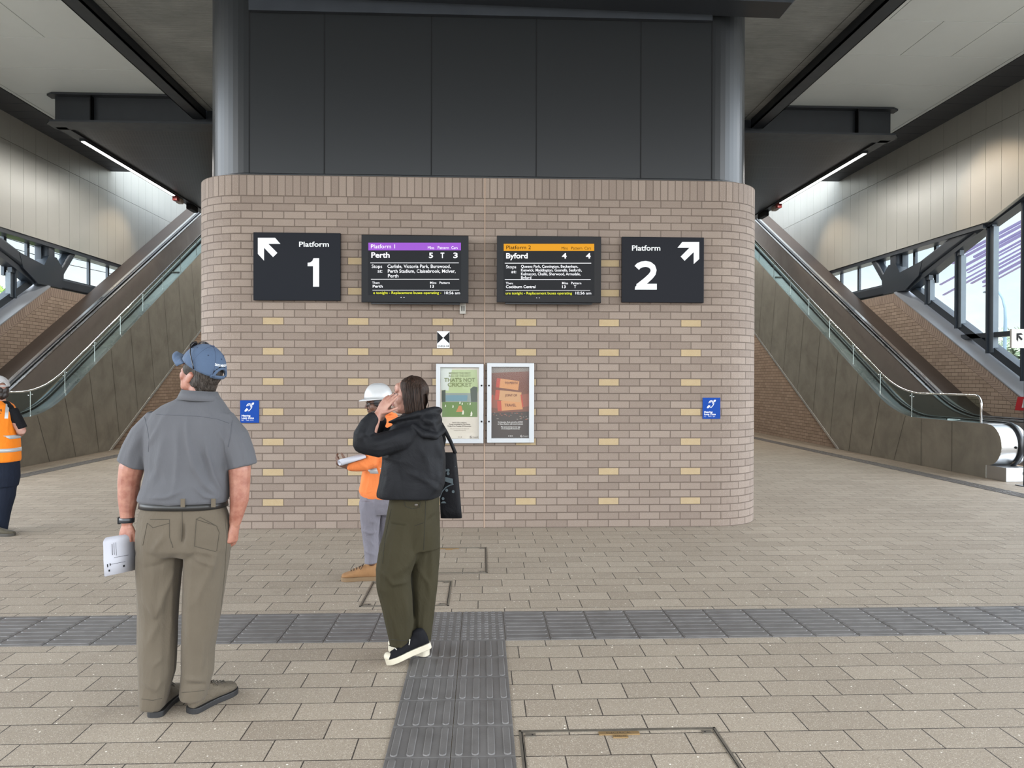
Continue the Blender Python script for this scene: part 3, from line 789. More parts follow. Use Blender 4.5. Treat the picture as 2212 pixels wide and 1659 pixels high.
def cover(x0, x1, y0, y1, label, plate=None):
    t = thing('access_cover', label, 'floor cover', ((x0 + x1) / 2, (y0 + y1) / 2, 0), 'paver infill access covers')
    mb = MB(); w = .012; h = .0035
    for a, b, c_, d in ((x0, x1, y0, y0 + w), (x0, x1, y1 - w, y1), (x0, x0 + w, y0, y1), (x1 - w, x1, y0, y1)): mb.box(a, b, c_, d, 0, h)
    g = .0165
    for a, b, c_, d in ((x0 + g, x1 - g, y0 + g, y0 + g + .004), (x0 + g, x1 - g, y1 - g - .004, y1 - g), (x0 + g, x0 + g + .004, y0 + g, y1 - g), (x1 - g - .004, x1 - g, y0 + g, y1 - g)): mb.box(a, b, c_, d, 0, h)
    mb.build('rim', MT['edge_steel'], t)
    mb = MB()
    for a, b, c_, d in ((x0 + w, x1 - w, y0 + w, y0 + g), (x0 + w, x1 - w, y1 - g, y1 - w), (x0 + w, x0 + g, y0 + w, y1 - w), (x1 - g, x1 - w, y0 + w, y1 - w)): mb.box(a, b, c_, d, 0, .0015)
    mb.build('rim_gap', MT['black'], t)
    for cx, sx in ((x0 + .03, 1), (x1 - .03, -1)):
        for cy, sy in ((y0 + .03, 1), (y1 - .03, -1)):
            mb = MB(); mb.bbox(cx, cx + sx * .05, cy, cy + sy * .035, 0, .004, .002); mb.tube([(cx + sx * .035, cy + sy * .018, .003), (cx + sx * .035, cy + sy * .018, .0045)], .005, 8, 1)
            mb.build('corner_bracket', [MT['edge_steel'], MT['black']], t)
    if plate:
        px, py = plate
        mb = MB(); mb.bbox(px - .10, px + .10, py - .016, py + .016, 0, .005, .001)
        o = mb.build('name_plate', MT['brass'], t)
        mb = MB(); text(mb, 'ELECTRICAL', px - .062, px + .062, py - .008, .016, lambda u, v: (u, v, .0054)); mb.build('lettering', mat('engraving', (.05, .035, .02), .6), o, fix=False)
        mb = MB(); mb.bbox(px - .037, px + .037, py - .047, py - .020, 0, .005, .001); o = mb.build('name_plate', MT['brass'], t)
        mb = MB(); text(mb, 'E-PA1-03', px - .026, px + .026, py - .039, .011, lambda u, v: (u, v, .0054)); mb.build('lettering', bpy.data.materials['engraving'], o, fix=False)
    return t
cover(.185, 1.165, 2.6, 3.60, 'square access cover with a brass ELECTRICAL plate in the right foreground', (.675, 3.555))
cover(-.93, -.25, 5.61, 6.30, 'small square access cover on the floor behind the woman')
cover(-.95, .055, 6.555, 7.55, 'larger square access cover on the floor in front of the brick pier')
for px, py in ((-.33, 7.5), (-.6, 6.24)):
    mb = MB(); mb.bbox(px - .1, px + .1, py - .016, py + .016, 0, .005, .001); mb.bbox(px - .037, px + .037, py - .047, py - .020, 0, .005, .001)
    mb.build('brass_plate', MT['brass'], label='brass plate set in the %s access cover' % ('larger' if py > 7 else 'small'), category='plate')
# ================================================================ SIGNS AND SCREENS ON THE PIER
def ray(px, py): return FW + RX * ((px - 1106) / F) + UX * ((829.5 - py) / F)
def onY(px, py, Y):
    r = ray(px, py); t = Y / r.y; return Vector((0, 0, HC)) + r * t
def onX(px, py, X):
    r = ray(px, py); t = X / r.x; return Vector((0, 0, HC)) + r * t
def flat(name, col, rough=.45, e=0.0, **k): return mat(name, (.003, .003, .003) if e else col, rough, emit=col if e else None, es=e, spec=.05, **k)
M_SIGN = mat('sign_navy', srgb(14, 16, 23), .2, 0, spec=.07)
M_SIGNW = mat('sign_white', srgb(205, 207, 208), .4)
M_SCR = mat('screen_glass_black', (.004, .004, .005), .1, 0, spec=.10)
M_SCB = flat('screen_backdrop', (.006, .007, .012), .3, .6); M_SCB.node_tree.nodes['Principled BSDF'].inputs['Specular IOR Level'].default_value = .1
M_E_W = flat('screen_text_white', (.95, .96, 1.0), .5, 1.4)
M_E_P = flat('screen_bar_purple', srgb(178, 104, 232), .5, .95)
M_E_O = flat('screen_bar_orange', srgb(248, 172, 40), .5, 1.0)
M_E_Y = flat('screen_text_yellow', srgb(236, 240, 60), .5, 1.3)
M_E_D = flat('screen_text_brown', srgb(70, 42, 12), .5, .2)
def poly_on(mb, pts, Y, fn, mi=0):
    vs = [onY(*fn(*p), Y) for p in pts]; mb.add(vs, [list(range(len(vs)))], mi)
def stroke(pts, w):
    pts = [Vector(p) for p in pts]; L, Rr = [], []
    for i, p in enumerate(pts):
        d = (pts[min(i + 1, len(pts) - 1)] - pts[max(i - 1, 0)]).normalized(); n = Vector((-d.y, d.x)) * w / 2
        L.append(p + n); Rr.append(p - n)
    return L, Rr
def stroke_on(mb, pts, w, Y, fn, mi=0):
    L, Rr = stroke(pts, w); n = len(L)
    mb.add([onY(*fn(*p), Y) for p in L] + [onY(*fn(*p), Y) for p in Rr], [(i, i + 1, n + i + 1, n + i) for i in range(n - 1)], mi)
def txt_on(mb, s, x0, x1, base, cap, Y, fn, mi=0, bold=0.0):
    text(mb, s, x0, x1, -base, cap, lambda u, v: onY(*fn(u, -v), Y), mi, bold)
def board(mb, x0, x1, y0, y1, Yf, Yb, b=.004, mi=0):
    a = onY(x0, y1, Yf); c = onY(x1, y0, Yf); mb.bbox(a.x, c.x, Yf, Yb, a.z, c.z, b, mi); return a, c

# platform signs
z5 = lambda x, y: (500 + x / 3.95, 480 + y / 3.95)
z6 = lambda x, y: (1050 + x / 4.337, 480 + y / 4.337)
def platform_sign(x0, x1, y0, y1, which, fn, label):
    t = thing('platform_sign', label, 'sign', onY((x0 + x1) / 2, y1, 8.55), None)
    mb = MB(); board(mb, x0, x1, y0, y1, 8.515, 8.56); mb.build('sign_board', M_SIGN, t)
    Y = 8.513; mb = MB()
    if which == 1:
        poly_on(mb, [(225, 133), (372, 133), (418, 185), (315, 185), (278, 220), (225, 270)][:0] or [(225, 133), (372, 133), (418, 185), (315, 185), (278, 218), (278, 328), (225, 270)], Y, fn)
        poly_on(mb, [(315, 185), (392, 262), (355, 298), (278, 218)], Y, fn)
    else:
        poly_on(mb, [(1838, 185), (1997, 185), (1997, 345), (1945, 392), (1945, 280), (1905, 240), (1793, 240)], Y, fn)
        poly_on(mb, [(1905, 240), (1945, 280), (1860, 362), (1823, 322)], Y, fn)
    mb.build('arrow', M_SIGNW, t, fix=False)
    mb = MB()
    if which == 1:
        txt_on(mb, 'Platform', 577, 832, 208, 41, Y, fn, bold=.018)
        poly_on(mb, [(700, 307), (748, 307), (748, 550), (696, 550), (696, 375), (650, 375), (650, 346), (672, 343), (690, 330)], Y, fn)
    else:
        txt_on(mb, 'Platform', 1367, 1633, 265, 47, Y, fn, bold=.018)
        stroke_on(mb, [(1412, 428), (1430, 408), (1458, 396), (1495, 391), (1532, 398), (1560, 420), (1570, 450), (1562, 480), (1540, 508), (1500, 545), (1462, 575), (1424, 604)], 56, Y, fn)
        poly_on(mb, [(1424, 577), (1600, 577), (1600, 632), (1393, 632), (1397, 605)], Y - .0006, fn)
    mb.build('lettering', M_SIGNW, t, fix=False)
platform_sign(547, 735.5, 503.5, 648.5, 1, z5, 'dark navy Platform 1 sign with a white arrow pointing up left')
platform_sign(1343, 1521, 513, 653, 2, z6, 'dark navy Platform 2 sign with a white arrow pointing up right')

def screen(x0, x1, y0, y1, fn, bar, barm, items, lines, label, scr):
    t = thing('departure_screen', label, 'screen', onY((x0 + x1) / 2, y1, 8.5), None)
    Y = 8.40; mb = MB(); board(mb, x0, x1, y0, y1, Y, 8.49, .006); mb.build('casing', M_SCR, t)
    a = onY(x0, y1, Y); c = onY(x1, y0, Y)
    mb = MB(); mb.bbox(a.x + .25, c.x - .25, 8.49, 8.558, a.z + .1, c.z - .1, .01); mb.box(a.x + .1, c.x - .1, 8.44, 8.52, a.z - .012, a.z + .02); mb.build('wall_bracket', MT['dark_metal'], t)
    mb = MB(); poly_on(mb, [(scr[0], scr[1]), (scr[2], scr[1]), (scr[2], scr[3]), (scr[0], scr[3])], Y - .001, fn); o = mb.build('display', M_SCB, t, fix=False)
    mb = MB(); poly_on(mb, [(bar[0], bar[1]), (bar[2], bar[1]), (bar[2], bar[3]), (bar[0], bar[3])], Y - .002, fn); mb.build('header_bar', barm, o, fix=False)
    mb = MB()
    for it in items:
        s, xa, xb, b, cp, mi = it[:6]; txt_on(mb, s, xa, xb, b, cp, Y - .003, fn, mi, it[6] if len(it) > 6 else .006)
    for xa, xb, yy, w in lines: poly_on(mb, [(xa, yy - w / 2), (xb, yy - w / 2), (xb, yy + w / 2), (xa, yy + w / 2)], Y - .003, fn)
    mb.build('screen_text', [M_E_W, M_E_Y, M_E_D], o, fix=False)
    cx = (bar[0] + bar[2]) / 2 - 120
    for dx in (0, 25):
        mb = MB(); poly_on(mb, [(cx + dx, y_(fn, y1) - 44), (cx + dx + 9, y_(fn, y1) - 44), (cx + dx + 9, y_(fn, y1) - 40), (cx + dx, y_(fn, y1) - 40)], Y - .003, fn)
        mb.build('indicator_light', M_E_W, t, fix=False)
def y_(fn, py):
    a = fn(0, 0)[1]; b = fn(0, 100)[1]; return (py - a) / (b - a) * 100
screen(780.5, 1012, 509, 653, z5, (1168, 175, 1958, 240), M_E_P, [
    ('Platform 1', 1190, 1395, 223, 33, 0, .0), ('Mins', 1675, 1730, 229, 24, 0, 0), ('Pattern', 1760, 1855, 229, 24, 0, 0), ('Cars', 1877, 1930, 229, 24, 0, 0),
    ('Perth', 1193, 1350, 302, 44, 0, .025), ('5', 1685, 1720, 304, 43, 0, .03), ('T', 1784, 1816, 304, 43, 0, .03), ('3', 1893, 1930, 304, 43, 0, .03),
    ('Stops', 1197, 1285, 390, 28, 0), ('at:', 1247, 1287, 430, 28, 0), ('Carlisle, Victoria Park, Burswood,', 1331, 1870, 390, 28, 0, .01),
    ('Perth Stadium, Claisebrook, McIver,', 1334, 1912, 431, 28, 0, .01), ('Perth', 1335, 1425, 471, 27, 0, .01),
    ('Then:', 1200, 1265, 526, 19, 0), ('Mins', 1695, 1748, 526, 19, 0), ('Pattern', 1775, 1863, 526, 19, 0), ('Perth', 1205, 1290, 558, 23, 0, .015), ('13', 1697, 1728, 559, 24, 0, .015),
    ('e tonight - Replacement buses operating -', 1210, 1790, 612, 21, 1, .01), ('10:56 am', 1818, 1950, 614, 22, 0, .01)],
    [(1185, 1940, 347, 5), (1190, 1943, 487, 5), (1203, 1943, 580, 3)], 'black departure screen with a purple Platform 1 bar listing trains to Perth', (1165, 172, 1960, 622))
screen(1073, 1299, 511, 653, z6, (165, 202, 1013, 268), M_E_O, [
    ('Platform 2', 190, 420, 252, 33, 2, .004), ('Mins', 708, 765, 256, 26, 2, 0), ('Pattern', 798, 900, 256, 26, 2, 0), ('Cars', 923, 983, 256, 26, 2, 0),
    ('Byford', 188, 390, 338, 48, 0, .025), ('4', 711, 755, 338, 47, 0, .03), ('4', 936, 980, 338, 47, 0, .03),
    ('Stops', 187, 282, 432, 29, 0), ('at:', 237, 282, 477, 29, 0), ('Queens Park, Cannington, Beckenham,', 328, 862, 426, 25, 0, .01), ('Kenwick, Maddington, Gosnells, Seaforth,', 328, 897, 461, 25, 0, .01),
    ('Kelmscott, Challis, Sherwood, Armadale,', 328, 885, 497, 25, 0, .01), ('Byford', 328, 423, 531, 25, 0, .01),
    ('Then:', 185, 253, 581, 20, 0), ('Mins', 712, 768, 581, 21, 0), ('Pattern', 797, 892, 581, 21, 0), ('Cockburn Central', 186, 463, 617, 25, 0, .015), ('13', 712, 746, 617, 25, 0, .015), ('T', 823, 845, 617, 25, 0, .015),
    ('ure tonight - Replacement buses operating', 183, 805, 676, 23, 1, .01), ('10:56 am', 838, 985, 676, 24, 0, .01)],
    [(176, 985, 384, 6), (176, 980, 538, 6), (183, 975, 639, 3)], 'black departure screen with an orange Platform 2 bar listing trains to Byford', (163, 198, 1015, 688))

# hearing loop signs
M_BLUE = mat('sign_blue', srgb(8, 56, 132), .4, spec=.12)
def loop_sign(px, py, w, label):
    s = w / (1620 - 515); fn = lambda x, y: (px + (x - 515) * s, py + (y - 120) * s * 1.0)
    t = thing('hearing_loop_sign', label, 'sign', onY(px + w / 2, py + w * 1.2, 8.55), 'hearing loop signs')
    a = fn(515, 120); b = fn(1625, 1450); mb = MB(); board(mb, a[0], b[0], a[1], b[1], 8.548, 8.56, .001); mb.build('sign_board', M_BLUE, t)
    Y = 8.5465; mb = MB()
    stroke_on(mb, [(905, 465), (925, 395), (985, 328), (1070, 308), (1150, 345), (1200, 415), (1215, 500), (1180, 575), (1110, 665), (1045, 735), (975, 738)], 42, Y, fn)
    stroke_on(mb, [(975, 435), (1010, 392), (1070, 378), (1130, 418), (1150, 480), (1130, 525)], 34, Y, fn)
    poly_on(mb, [(1190, 310), (1240, 255), (1340, 250), (1335, 330), (1260, 410)], Y, fn)
    poly_on(mb, [(900, 580), (1015, 645), (880, 770), (820, 788), (775, 765), (790, 700)], Y, fn)
    mb.build('ear_symbol', M_SIGNW, t, fix=False)
    mb = MB(); txt_on(mb, 'Hearing', 605, 1130, 1070, 98, Y, fn, bold=.03); txt_on(mb, 'Loop Zone', 605, 1330, 1212, 102, Y, fn, bold=.03)
    x = 590
    while x < 1290:
        if int(x / 70) % 4 != 3:
            for yy in (1275, 1300, 1325):
                if random.random() < .6: poly_on(mb, [(x, yy - 8), (x + 16, yy - 8), (x + 16, yy + 8), (x, yy + 8)], Y, fn)
        x += 30
    mb.build('lettering', M_SIGNW, t, fix=False)
loop_sign(518.7, 865, 40.2, 'blue Hearing Loop Zone sign beside the shoulder of the man in the blue cap')
loop_sign(1518, 859, 38, 'blue Hearing Loop Zone sign near the right rounded corner of the brick pier')

# survey target sticker
zt = lambda x, y: (900 + x / 5.53, 690 + y / 5.53)
t = thing('survey_target', 'small black and white triangle survey target above the left poster', 'sticker', onY(957, 752, 8.555))
mb = MB(); a, b = zt(243, 142), zt(394, 342); board(mb, a[0], b[0], a[1], b[1], 8.556, 8.56, .0005); mb.build('backing', M_SIGNW, t)
mb = MB(); Y = 8.5545
poly_on(mb, [(245, 147), (318, 220), (245, 290)], Y, zt); poly_on(mb, [(392, 147), (392, 290), (318, 220)], Y, zt)
txt_on(mb, '25/826 04', 250, 385, 330, 22, Y, zt, bold=.01); mb.build('pattern', MT['black'], t, fix=False)
# tag under the left screen
t = thing('asset_tag', 'small grey tag box on the bricks under the corner of the purple screen', 'tag', onY(999, 678, 8.55))
mb = MB(); board(mb, 993, 1006, 656, 678, 8.535, 8.56, .003); mb.build('tag_body', mat('grey_tag', srgb(150, 146, 138), .5), t)
mb = MB(); zz = lambda x, y: (x, y)
for k in range(4): poly_on(mb, [(996 + k * 2.2, 661), (997 + k * 2.2, 661), (997 + k * 2.2, 672), (996 + k * 2.2, 672)], 8.534, zz)
mb.build('print', MT['black'], t, fix=False)

# ---------------------------------------------------------------- posters
M_FR = mat('poster_frame_aluminium', srgb(168, 170, 172), .38, .2)
def C(name, r, g, b): return mat('print_' + name, tuple(v * .74 for v in srgb(r, g, b)), .5)
def poster(ox0, ox1, oy0, oy1, ix0, ix1, iy0, iy1, label, art, mats):
    A = zt(ox0, oy0); B_ = zt(ox1, oy1)
    t = thing('poster_case', label, 'poster', onY((A[0] + B_[0]) / 2, B_[1], 8.55))
    a = onY(*zt(ox0, oy1), 8.50); b = onY(*zt(ox1, oy0), 8.50); c = onY(*zt(ix0, iy1), 8.50); d = onY(*zt(ix1, iy0), 8.50)
    mb = MB()
    mb.bbox(a.x, c.x, 8.50, 8.56, a.z, b.z, .006); mb.bbox(d.x, b.x, 8.50, 8.56, a.z, b.z, .006); mb.bbox(c.x - .005, d.x + .005, 8.501, 8.56, d.z, b.z, .006); mb.bbox(c.x - .005, d.x + .005, 8.501, 8.56, a.z, c.z, .006)
    mb.build('frame', M_FR, t)
    mb = MB(); poly_on(mb, [(ix0, iy0), (ix1, iy0), (ix1, iy1), (ix0, iy1)], 8.545, zt); art(mb); mb.build('printed_sheet', mats, t, fix=False)
    mb = MB(); mb.add([(c.x, 8.515, c.z), (d.x, 8.515, c.z), (d.x, 8.515, d.z), (c.x, 8.515, d.z)], [(0, 1, 2, 3)]); mb.build('cover_glass', MT['poster_glass'], t, fix=False)
    for yy in (790, 1220):
        xx = ox1 - 24 if ox0 < 500 else ox0 + 24
        p = onY(*zt(xx, yy), 8.5); mb = MB(); mb.tube([(p.x, 8.492, p.z), (p.x, 8.502, p.z)], .010, 10); mb.build('lock', MT['black'], t)
def art1(mb):
    q = lambda p, mi, k=1: poly_on(mb, p, 8.544 - k * .0006, zt, mi)
    q([(290, 600), (720, 600), (735, 850), (725, 880), (300, 880)], 1, 1)
    q([(285, 575), (425, 575), (380, 850), (290, 840), (285, 640)], 2, 2)
    q([(300, 880), (725, 880), (725, 990), (300, 990)], 3, 1)
    q([(340, 905), (610, 905), (600, 975), (350, 975)], 4, 2)
    q([(640, 830), (680, 800), (725, 810), (725, 985), (650, 985)], 5, 3)
    q([(300, 850), (345, 840), (345, 985), (300, 985)], 5, 3)
    q([(305, 988), (725, 988), (725, 1165), (305, 1165)], 6, 2)
    q([(470, 1105), (555, 1105), (535, 1030), (505, 1030)], 7, 3)
    for x, y, h in ((345, 1045, 30), (435, 1055, 35), (518, 1010, 35), (545, 1020, 30), (640, 1020, 30), (555, 1135, 55), (655, 1155, 60), (610, 1015, 15)):
        q([(x - h * .12, y), (x + h * .12, y), (x + h * .2, y - h * .55), (x, y - h), (x - h * .2, y - h * .55)], 8, 4)
        q([(x - h * .3, y), (x - h * .18, y), (x - .02 * h, y - h * .4), (x - h * .12, y - h * .45)], 8, 4)
    T = lambda s, a, b, y, c, mi, bo=.01: txt_on(mb, s, a, b, y, c, 8.541, zt, mi, bo)
    T('MISSING THE FIRST', 385, 645, 655, 24, 9); T('BALL OF THE DAY?', 385, 645, 686, 24, 9)
    T("THAT'S NOT", 330, 698, 745, 44, 9, .03); T('CRICKET', 370, 660, 802, 44, 9, .03)
    T("Don't miss a delivery.", 428, 600, 1240, 14, 10, .02); T('Travel is included to The Ashes,', 388, 642, 1260, 14, 10, .02); T('Friday 21 to Tuesday 25 November.', 372, 655, 1281, 14, 10, .02)
    T('Plan your journey at our app or at', 403, 625, 1311, 11, 11, 0); T('transperth.wa.gov.au', 445, 587, 1332, 11, 11, 0)
    stroke_on(mb, [(649 + 11 * math.cos(a), 1405 + 11 * math.sin(a)) for a in [k * .45 for k in range(13)]], 6, 8.541, zt, 10)
    T('Transperth', 668, 735, 1411, 12, 10, .01)
    for x in (497, 516, 535): q([(x - 4, 1400), (x + 4, 1400), (x + 4, 1410), (x - 4, 1410)], 11, 5)
poster(230, 800, 530, 1482, 280, 745, 575, 1428, 'silver framed cream and green cricket poster, left of the two poster cases', art1,
       [C('cream', 206, 197, 182), C('pale_green', 168, 182, 132), C('pale_sky', 200, 205, 196), C('grey_stand', 132, 140, 132), C('teal_roof', 104, 136, 146), C('dark_tree', 62, 72, 60), C('field_green', 98, 124, 66), C('pitch_orange', 186, 122, 74), C('player_white', 222, 220, 200), C('olive_text', 112, 122, 70), C('dark_text', 60, 50, 42), C('grey_text', 130, 120, 108)])
def art2(mb):
    q = lambda p, mi, k=1: poly_on(mb, p, 8.544 - k * .0006, zt, mi)
    q([(893, 570), (1345, 570), (1345, 640), (893, 660)], 1, 1); q([(893, 640), (1345, 620), (1345, 1100), (893, 1115)], 2, 2)
    for x, y, w, h, r, mi in ((960, 700, 270, 110, 8, 3), (945, 840, 310, 120, 6, 4), (960, 975, 300, 120, -4, 3), (900, 900, 90, 150, 10, 5), (1240, 900, 105, 150, -8, 5)):
        c, s_ = math.cos(R(r)), math.sin(R(r)); q([(x, y), (x + w * c, y + w * s_), (x + w * c - h * s_, y + w * s_ + h * c), (x - h * s_, y + h * c)], mi, 3 + .2 * mi)
        q([(x, y), (x + .16 * w * c, y + .16 * w * s_), (x + .16 * w * c - h * s_, y + .16 * w * s_ + h * c), (x - h * s_, y + h * c)], 6, 5)
    T = lambda s, a, b, y, c, mi, bo=.02: txt_on(mb, s, a, b, y, c, 8.5395, zt, mi, bo)
    T('TO PERTH', 1052, 1205, 772, 26, 7); T('JOINT OF', 1055, 1200, 920, 28, 7); T('TRAVEL', 1050, 1190, 1040, 32, 7)
    T("It's dynamite. Rock and roll to AC/DC", 972, 1270, 1233, 14, 8); T('at Optus Stadium with travel included.', 968, 1272, 1256, 14, 8)
    T('Plan your journey on our app', 1007, 1238, 1290, 14, 8); T('or at transperth.wa.gov.au', 1012, 1230, 1312, 14, 8)
    for k in range(26):
        x = random.uniform(905, 1325); y = random.uniform(1110, 1190); w = random.uniform(10, 28)
        q([(x, y), (x + w, y + 4), (x + w * .8, y + 12), (x - 3, y + 10)], 1 if k % 2 else 5, 4)
    stroke_on(mb, [(1251 + 10 * math.cos(a), 1393 + 10 * math.sin(a)) for a in [k * .45 for k in range(13)]], 5, 8.54, zt, 8)
    T('Transperth', 1270, 1336, 1399, 12, 8, .01)
    for x in (1101, 1121, 1140): q([(x - 5, 1387), (x + 5, 1387), (x + 5, 1398), (x - 5, 1398)], 8, 5)
poster(840, 1405, 522, 1475, 893, 1345, 570, 1420, 'silver framed dark brown and orange ticket poster, right of the two poster cases', art2,
       [C('dark_brown', 58, 47, 42), C('grey_brown', 128, 118, 108), C('brown', 112, 66, 48), C('ticket_orange', 196, 136, 84), C('ticket_tan', 188, 142, 98), C('rust', 140, 78, 58), C('ticket_red', 176, 66, 46), C('brown_text', 110, 56, 34), C('white_text', 226, 222, 216)])

# ---------------------------------------------------------------- right edge : arrow sign, fire point
t = thing('arrow_sign', 'small white hanging sign with a black arrow pointing up left at the right edge', 'sign', (9.9, 11.6, 2.4))
A = onY(2185, 752, 11.6); B_ = onY(2240, 711, 11.6)
mb = MB(); mb.bbox(A.x, B_.x, 11.6, 11.64, A.z, B_.z, .004); mb.build('sign_board', mat('pale_sign', srgb(178, 176, 171), .5), t)
za = lambda x, y: (1600 + x / 3.319, 400 + y / 3.319)
mb = MB(); poly_on(mb, [(1978, 1062), (2012, 1060), (2024, 1072), (1994, 1075), (1990, 1080), (1989, 1122), (1978, 1108)], 11.598, za)
poly_on(mb, [(1994, 1075), (2022, 1103), (2012, 1114), (1989, 1090)], 11.598, za); mb.build('arrow', MT['black'], t, fix=False)
mb = MB(); xx = B_.x - .12
mb.tube([(xx, 11.675, 0), (xx, 11.675, B_.z + .05)], .03, 12); mb.bbox(xx - .1, xx + .1, 11.58, 11.78, 0, .012, .003); mb.build('post', MT['dark_metal'], t)
M_RED = mat('red_enamel', srgb(176, 34, 44), .35)
t = thing('fire_extinguisher_sign', 'red and white fire point sign on the brick wall at the right edge', 'sign', (11.1, 14.4, 1.2))
A = onX(2196, 881, 11.05); B_ = onX(2230, 857, 11.05)
mb = MB(); mb.prism([(14.62, 1.40), (13.9, 1.42), (13.95, 1.14), (14.70, 1.12)], 0, 11.00, 11.02); mb.build('sign_board', M_RED, t)
mb = MB(); mb.prism([(14.45, 1.36), (14.35, 1.38), (14.25, 1.2), (14.5, 1.18)], 0, 10.996, 10.999); mb.prism([(14.22, 1.35), (14.1, 1.35), (14.1, 1.2), (14.2, 1.2)], 0, 10.996, 10.999); mb.build('symbol', M_SIGNW, t)
mb = MB(); mb.box(11.02, 11.12, 14.2, 14.3, 1.2, 1.3); mb.build('sign_arm', MT['dark_metal'], t)

# ================================================================ OUTSIDE
def leafy(name, c, r, n, m, label, trunk=True, size=.28, base=-.22):
    t = thing(name, label, 'tree', (c[0], c[1], base))
    rng = random.Random(int(abs(c[0] * 7 + c[1] * 13)))
    mb = MB()
    cl = [(rng.gauss(0, .45), rng.gauss(0, .45), rng.gauss(0, .45), rng.uniform(.3, .6)) for _ in range(14)]
    for i in range(n):
        k = rng.choice(cl); v = Vector((rng.gauss(0, 1), rng.gauss(0, 1), rng.gauss(0, 1))).normalized() * k[3] * rng.uniform(.6, 1)
        p = Vector((c[0] + (k[0] + v.x) * r[0], c[1] + (k[1] + v.y) * r[1], c[2] + (k[2] + v.z) * r[2]))
        u = Vector((rng.gauss(0, 1), rng.gauss(0, 1), rng.gauss(0, 1))).normalized(); w = u.orthogonal().normalized() * size * .4; u = u * size
        mb.add([p - u, p + w, p + u, p - w], [(0, 1, 2, 3)], rng.choice((0, 0, 1)))
    mb.build('foliage', m, t, fix=False)
    if trunk:
        mb = MB(); mb.tube([(c[0], c[1], base), (c[0] + .2, c[1], c[2] * .5), (c[0], c[1], c[2] + r[2] * .3)], [.25, .18, .06], 8)
        for a in range(5): mb.tube([(c[0] + .1, c[1], c[2] * .6), (c[0] + r[0] * .6 * math.cos(a * 1.3), c[1] + r[1] * .6 * math.sin(a * 1.3), c[2] + r[2] * .3)], [.09, .03], 6)
        mb.build('trunk', mat('bark_' + name, srgb(86, 74, 62), .9, 0, .2, 9), t)
G1 = mat('leaf_green', srgb(112, 146, 62), .6, 0, .2, 2); G2 = mat('leaf_green_light', srgb(150, 178, 86), .6, 0, .2, 2)
G3 = mat('leaf_grey_green', srgb(116, 130, 104), .6, 0, .2, 2); G4 = mat('leaf_grey_light', srgb(160, 168, 146), .6, 0, .2, 2)
leafy('street_tree', (-20, 30, 2.6), (3.0, 4.5, 2.0), 5200, [G1, G2], 'bright green leafy tree outside the left window')
leafy('street_tree', (-26, 21, 2.5), (3, 5, 2.2), 2600, [G1, G2], 'low green tree behind the taller tree outside the left window')
for i, (x, y, z, lab) in enumerate(((38, 36, 3.4, 'grey green bushy tree outside the right window above the blue container'), (33, 28, 2.4, 'grey green shrub tree nearer the arrow sign outside the right window'), (38, 52, 3.6, 'taller grey green tree far outside the right window'))):
    leafy('street_tree', (x, y, z), (3.4, 3.8, 2.0), 3200, [G3, G4], lab)
# lamp post
t = thing('street_lamp', 'tall curved street lamp outside the right window', 'street lamp', (24.0, 34.5, -.22))
b0 = onX(2170, 800, 24.0); mb = MB()
pts = [onX(px, py, 24.0) for px, py in ((2170, 760), (2171, 720), (2172, 690), (2171, 665), (2166, 645), (2158, 632), (2146, 628))]
mb.tube([(24, pts[0].y, -.22), (24, pts[0].y, 1.0)] + pts, [.10, .09, .08, .075, .07, .06, .055, .05, .05], 10); mb.build('curved_pole', mat('lamp_pole_green', srgb(96, 116, 130), .5), t)
mb = MB(); p = pts[-1]; mb.ell((p.x, p.y + .3, p.z), (.14, .4, .07)); mb.build('lamp_head', MT['post'], t)
# site fence and container
t = thing('site_container', 'dark blue container outside the right window behind a red fence', 'container', (27, 38, -.22))
mb = MB(); mb.bbox(26, 28.4, 34.5, 41, -.2, 2.0, .05); mb.build('container_body', mat('container_blue', srgb(62, 84, 130), .6), t)
mb = MB()
for k in range(22): mb.box(25.95, 26.0, 34.6 + .29 * k, 34.72 + .29 * k, -.1, 1.9)
mb.build('wall_rib', mat('container_blue_rib', srgb(74, 96, 140), .6), t)
t = thing('barrier_fence', 'low red barrier fence outside the right window', 'fence', (24.6, 36, -.22))
mb = MB(); mb.box(24.6, 24.64, 31, 42, .0, .75); mb.build('fence_panel', mat('fence_red', srgb(178, 92, 88), .7), t)
for k in range(6):
    mb = MB(); mb.box(24.58, 24.68, 31.1 + 2.1 * k, 31.2 + 2.1 * k, -.22, 1.0); mb.build('fence_post', MT['post'], t)
# purple sun shade
t = thing('sun_shade', 'row of slanted purple shade blades outside the right window', 'sun shade', (15.5, 22, -.22))
rr = random.Random(5); mb = MB(); ys = [476, 485, 497, 505, 517, 524, 534, 543, 551, 562, 572]
for i, y1 in enumerate(ys):
    xa = rr.uniform(2030, 2110) if i < 9 else 2125; xb = 2262
    for xs in ((xa, xb),):
        a = onX(xs[0], y1 + (2212 - xs[0]) * .545, 15.5); b = onX(xs[1], y1 + (2212 - xs[1]) * .545, 15.5)
        d = (b - a).normalized(); n = Vector((0, -d.z, d.y)) * rr.choice((.010, .018, .032))
        mb.prism([((a + n).y, (a + n).z), ((b + n).y, (b + n).z), ((b - n).y, (b - n).z), ((a - n).y, (a - n).z)], 0, 15.45, 15.52)
mb.build('blades', mat('pale_purple', srgb(156, 148, 196), .6), t)
mb = MB()
p = onX(2262, 500, 15.5); mb.tube([(15.5, p.y, -.22), (15.5, p.y, 7.6)], .08, 10); mb.build('mast', MT['post'], t)
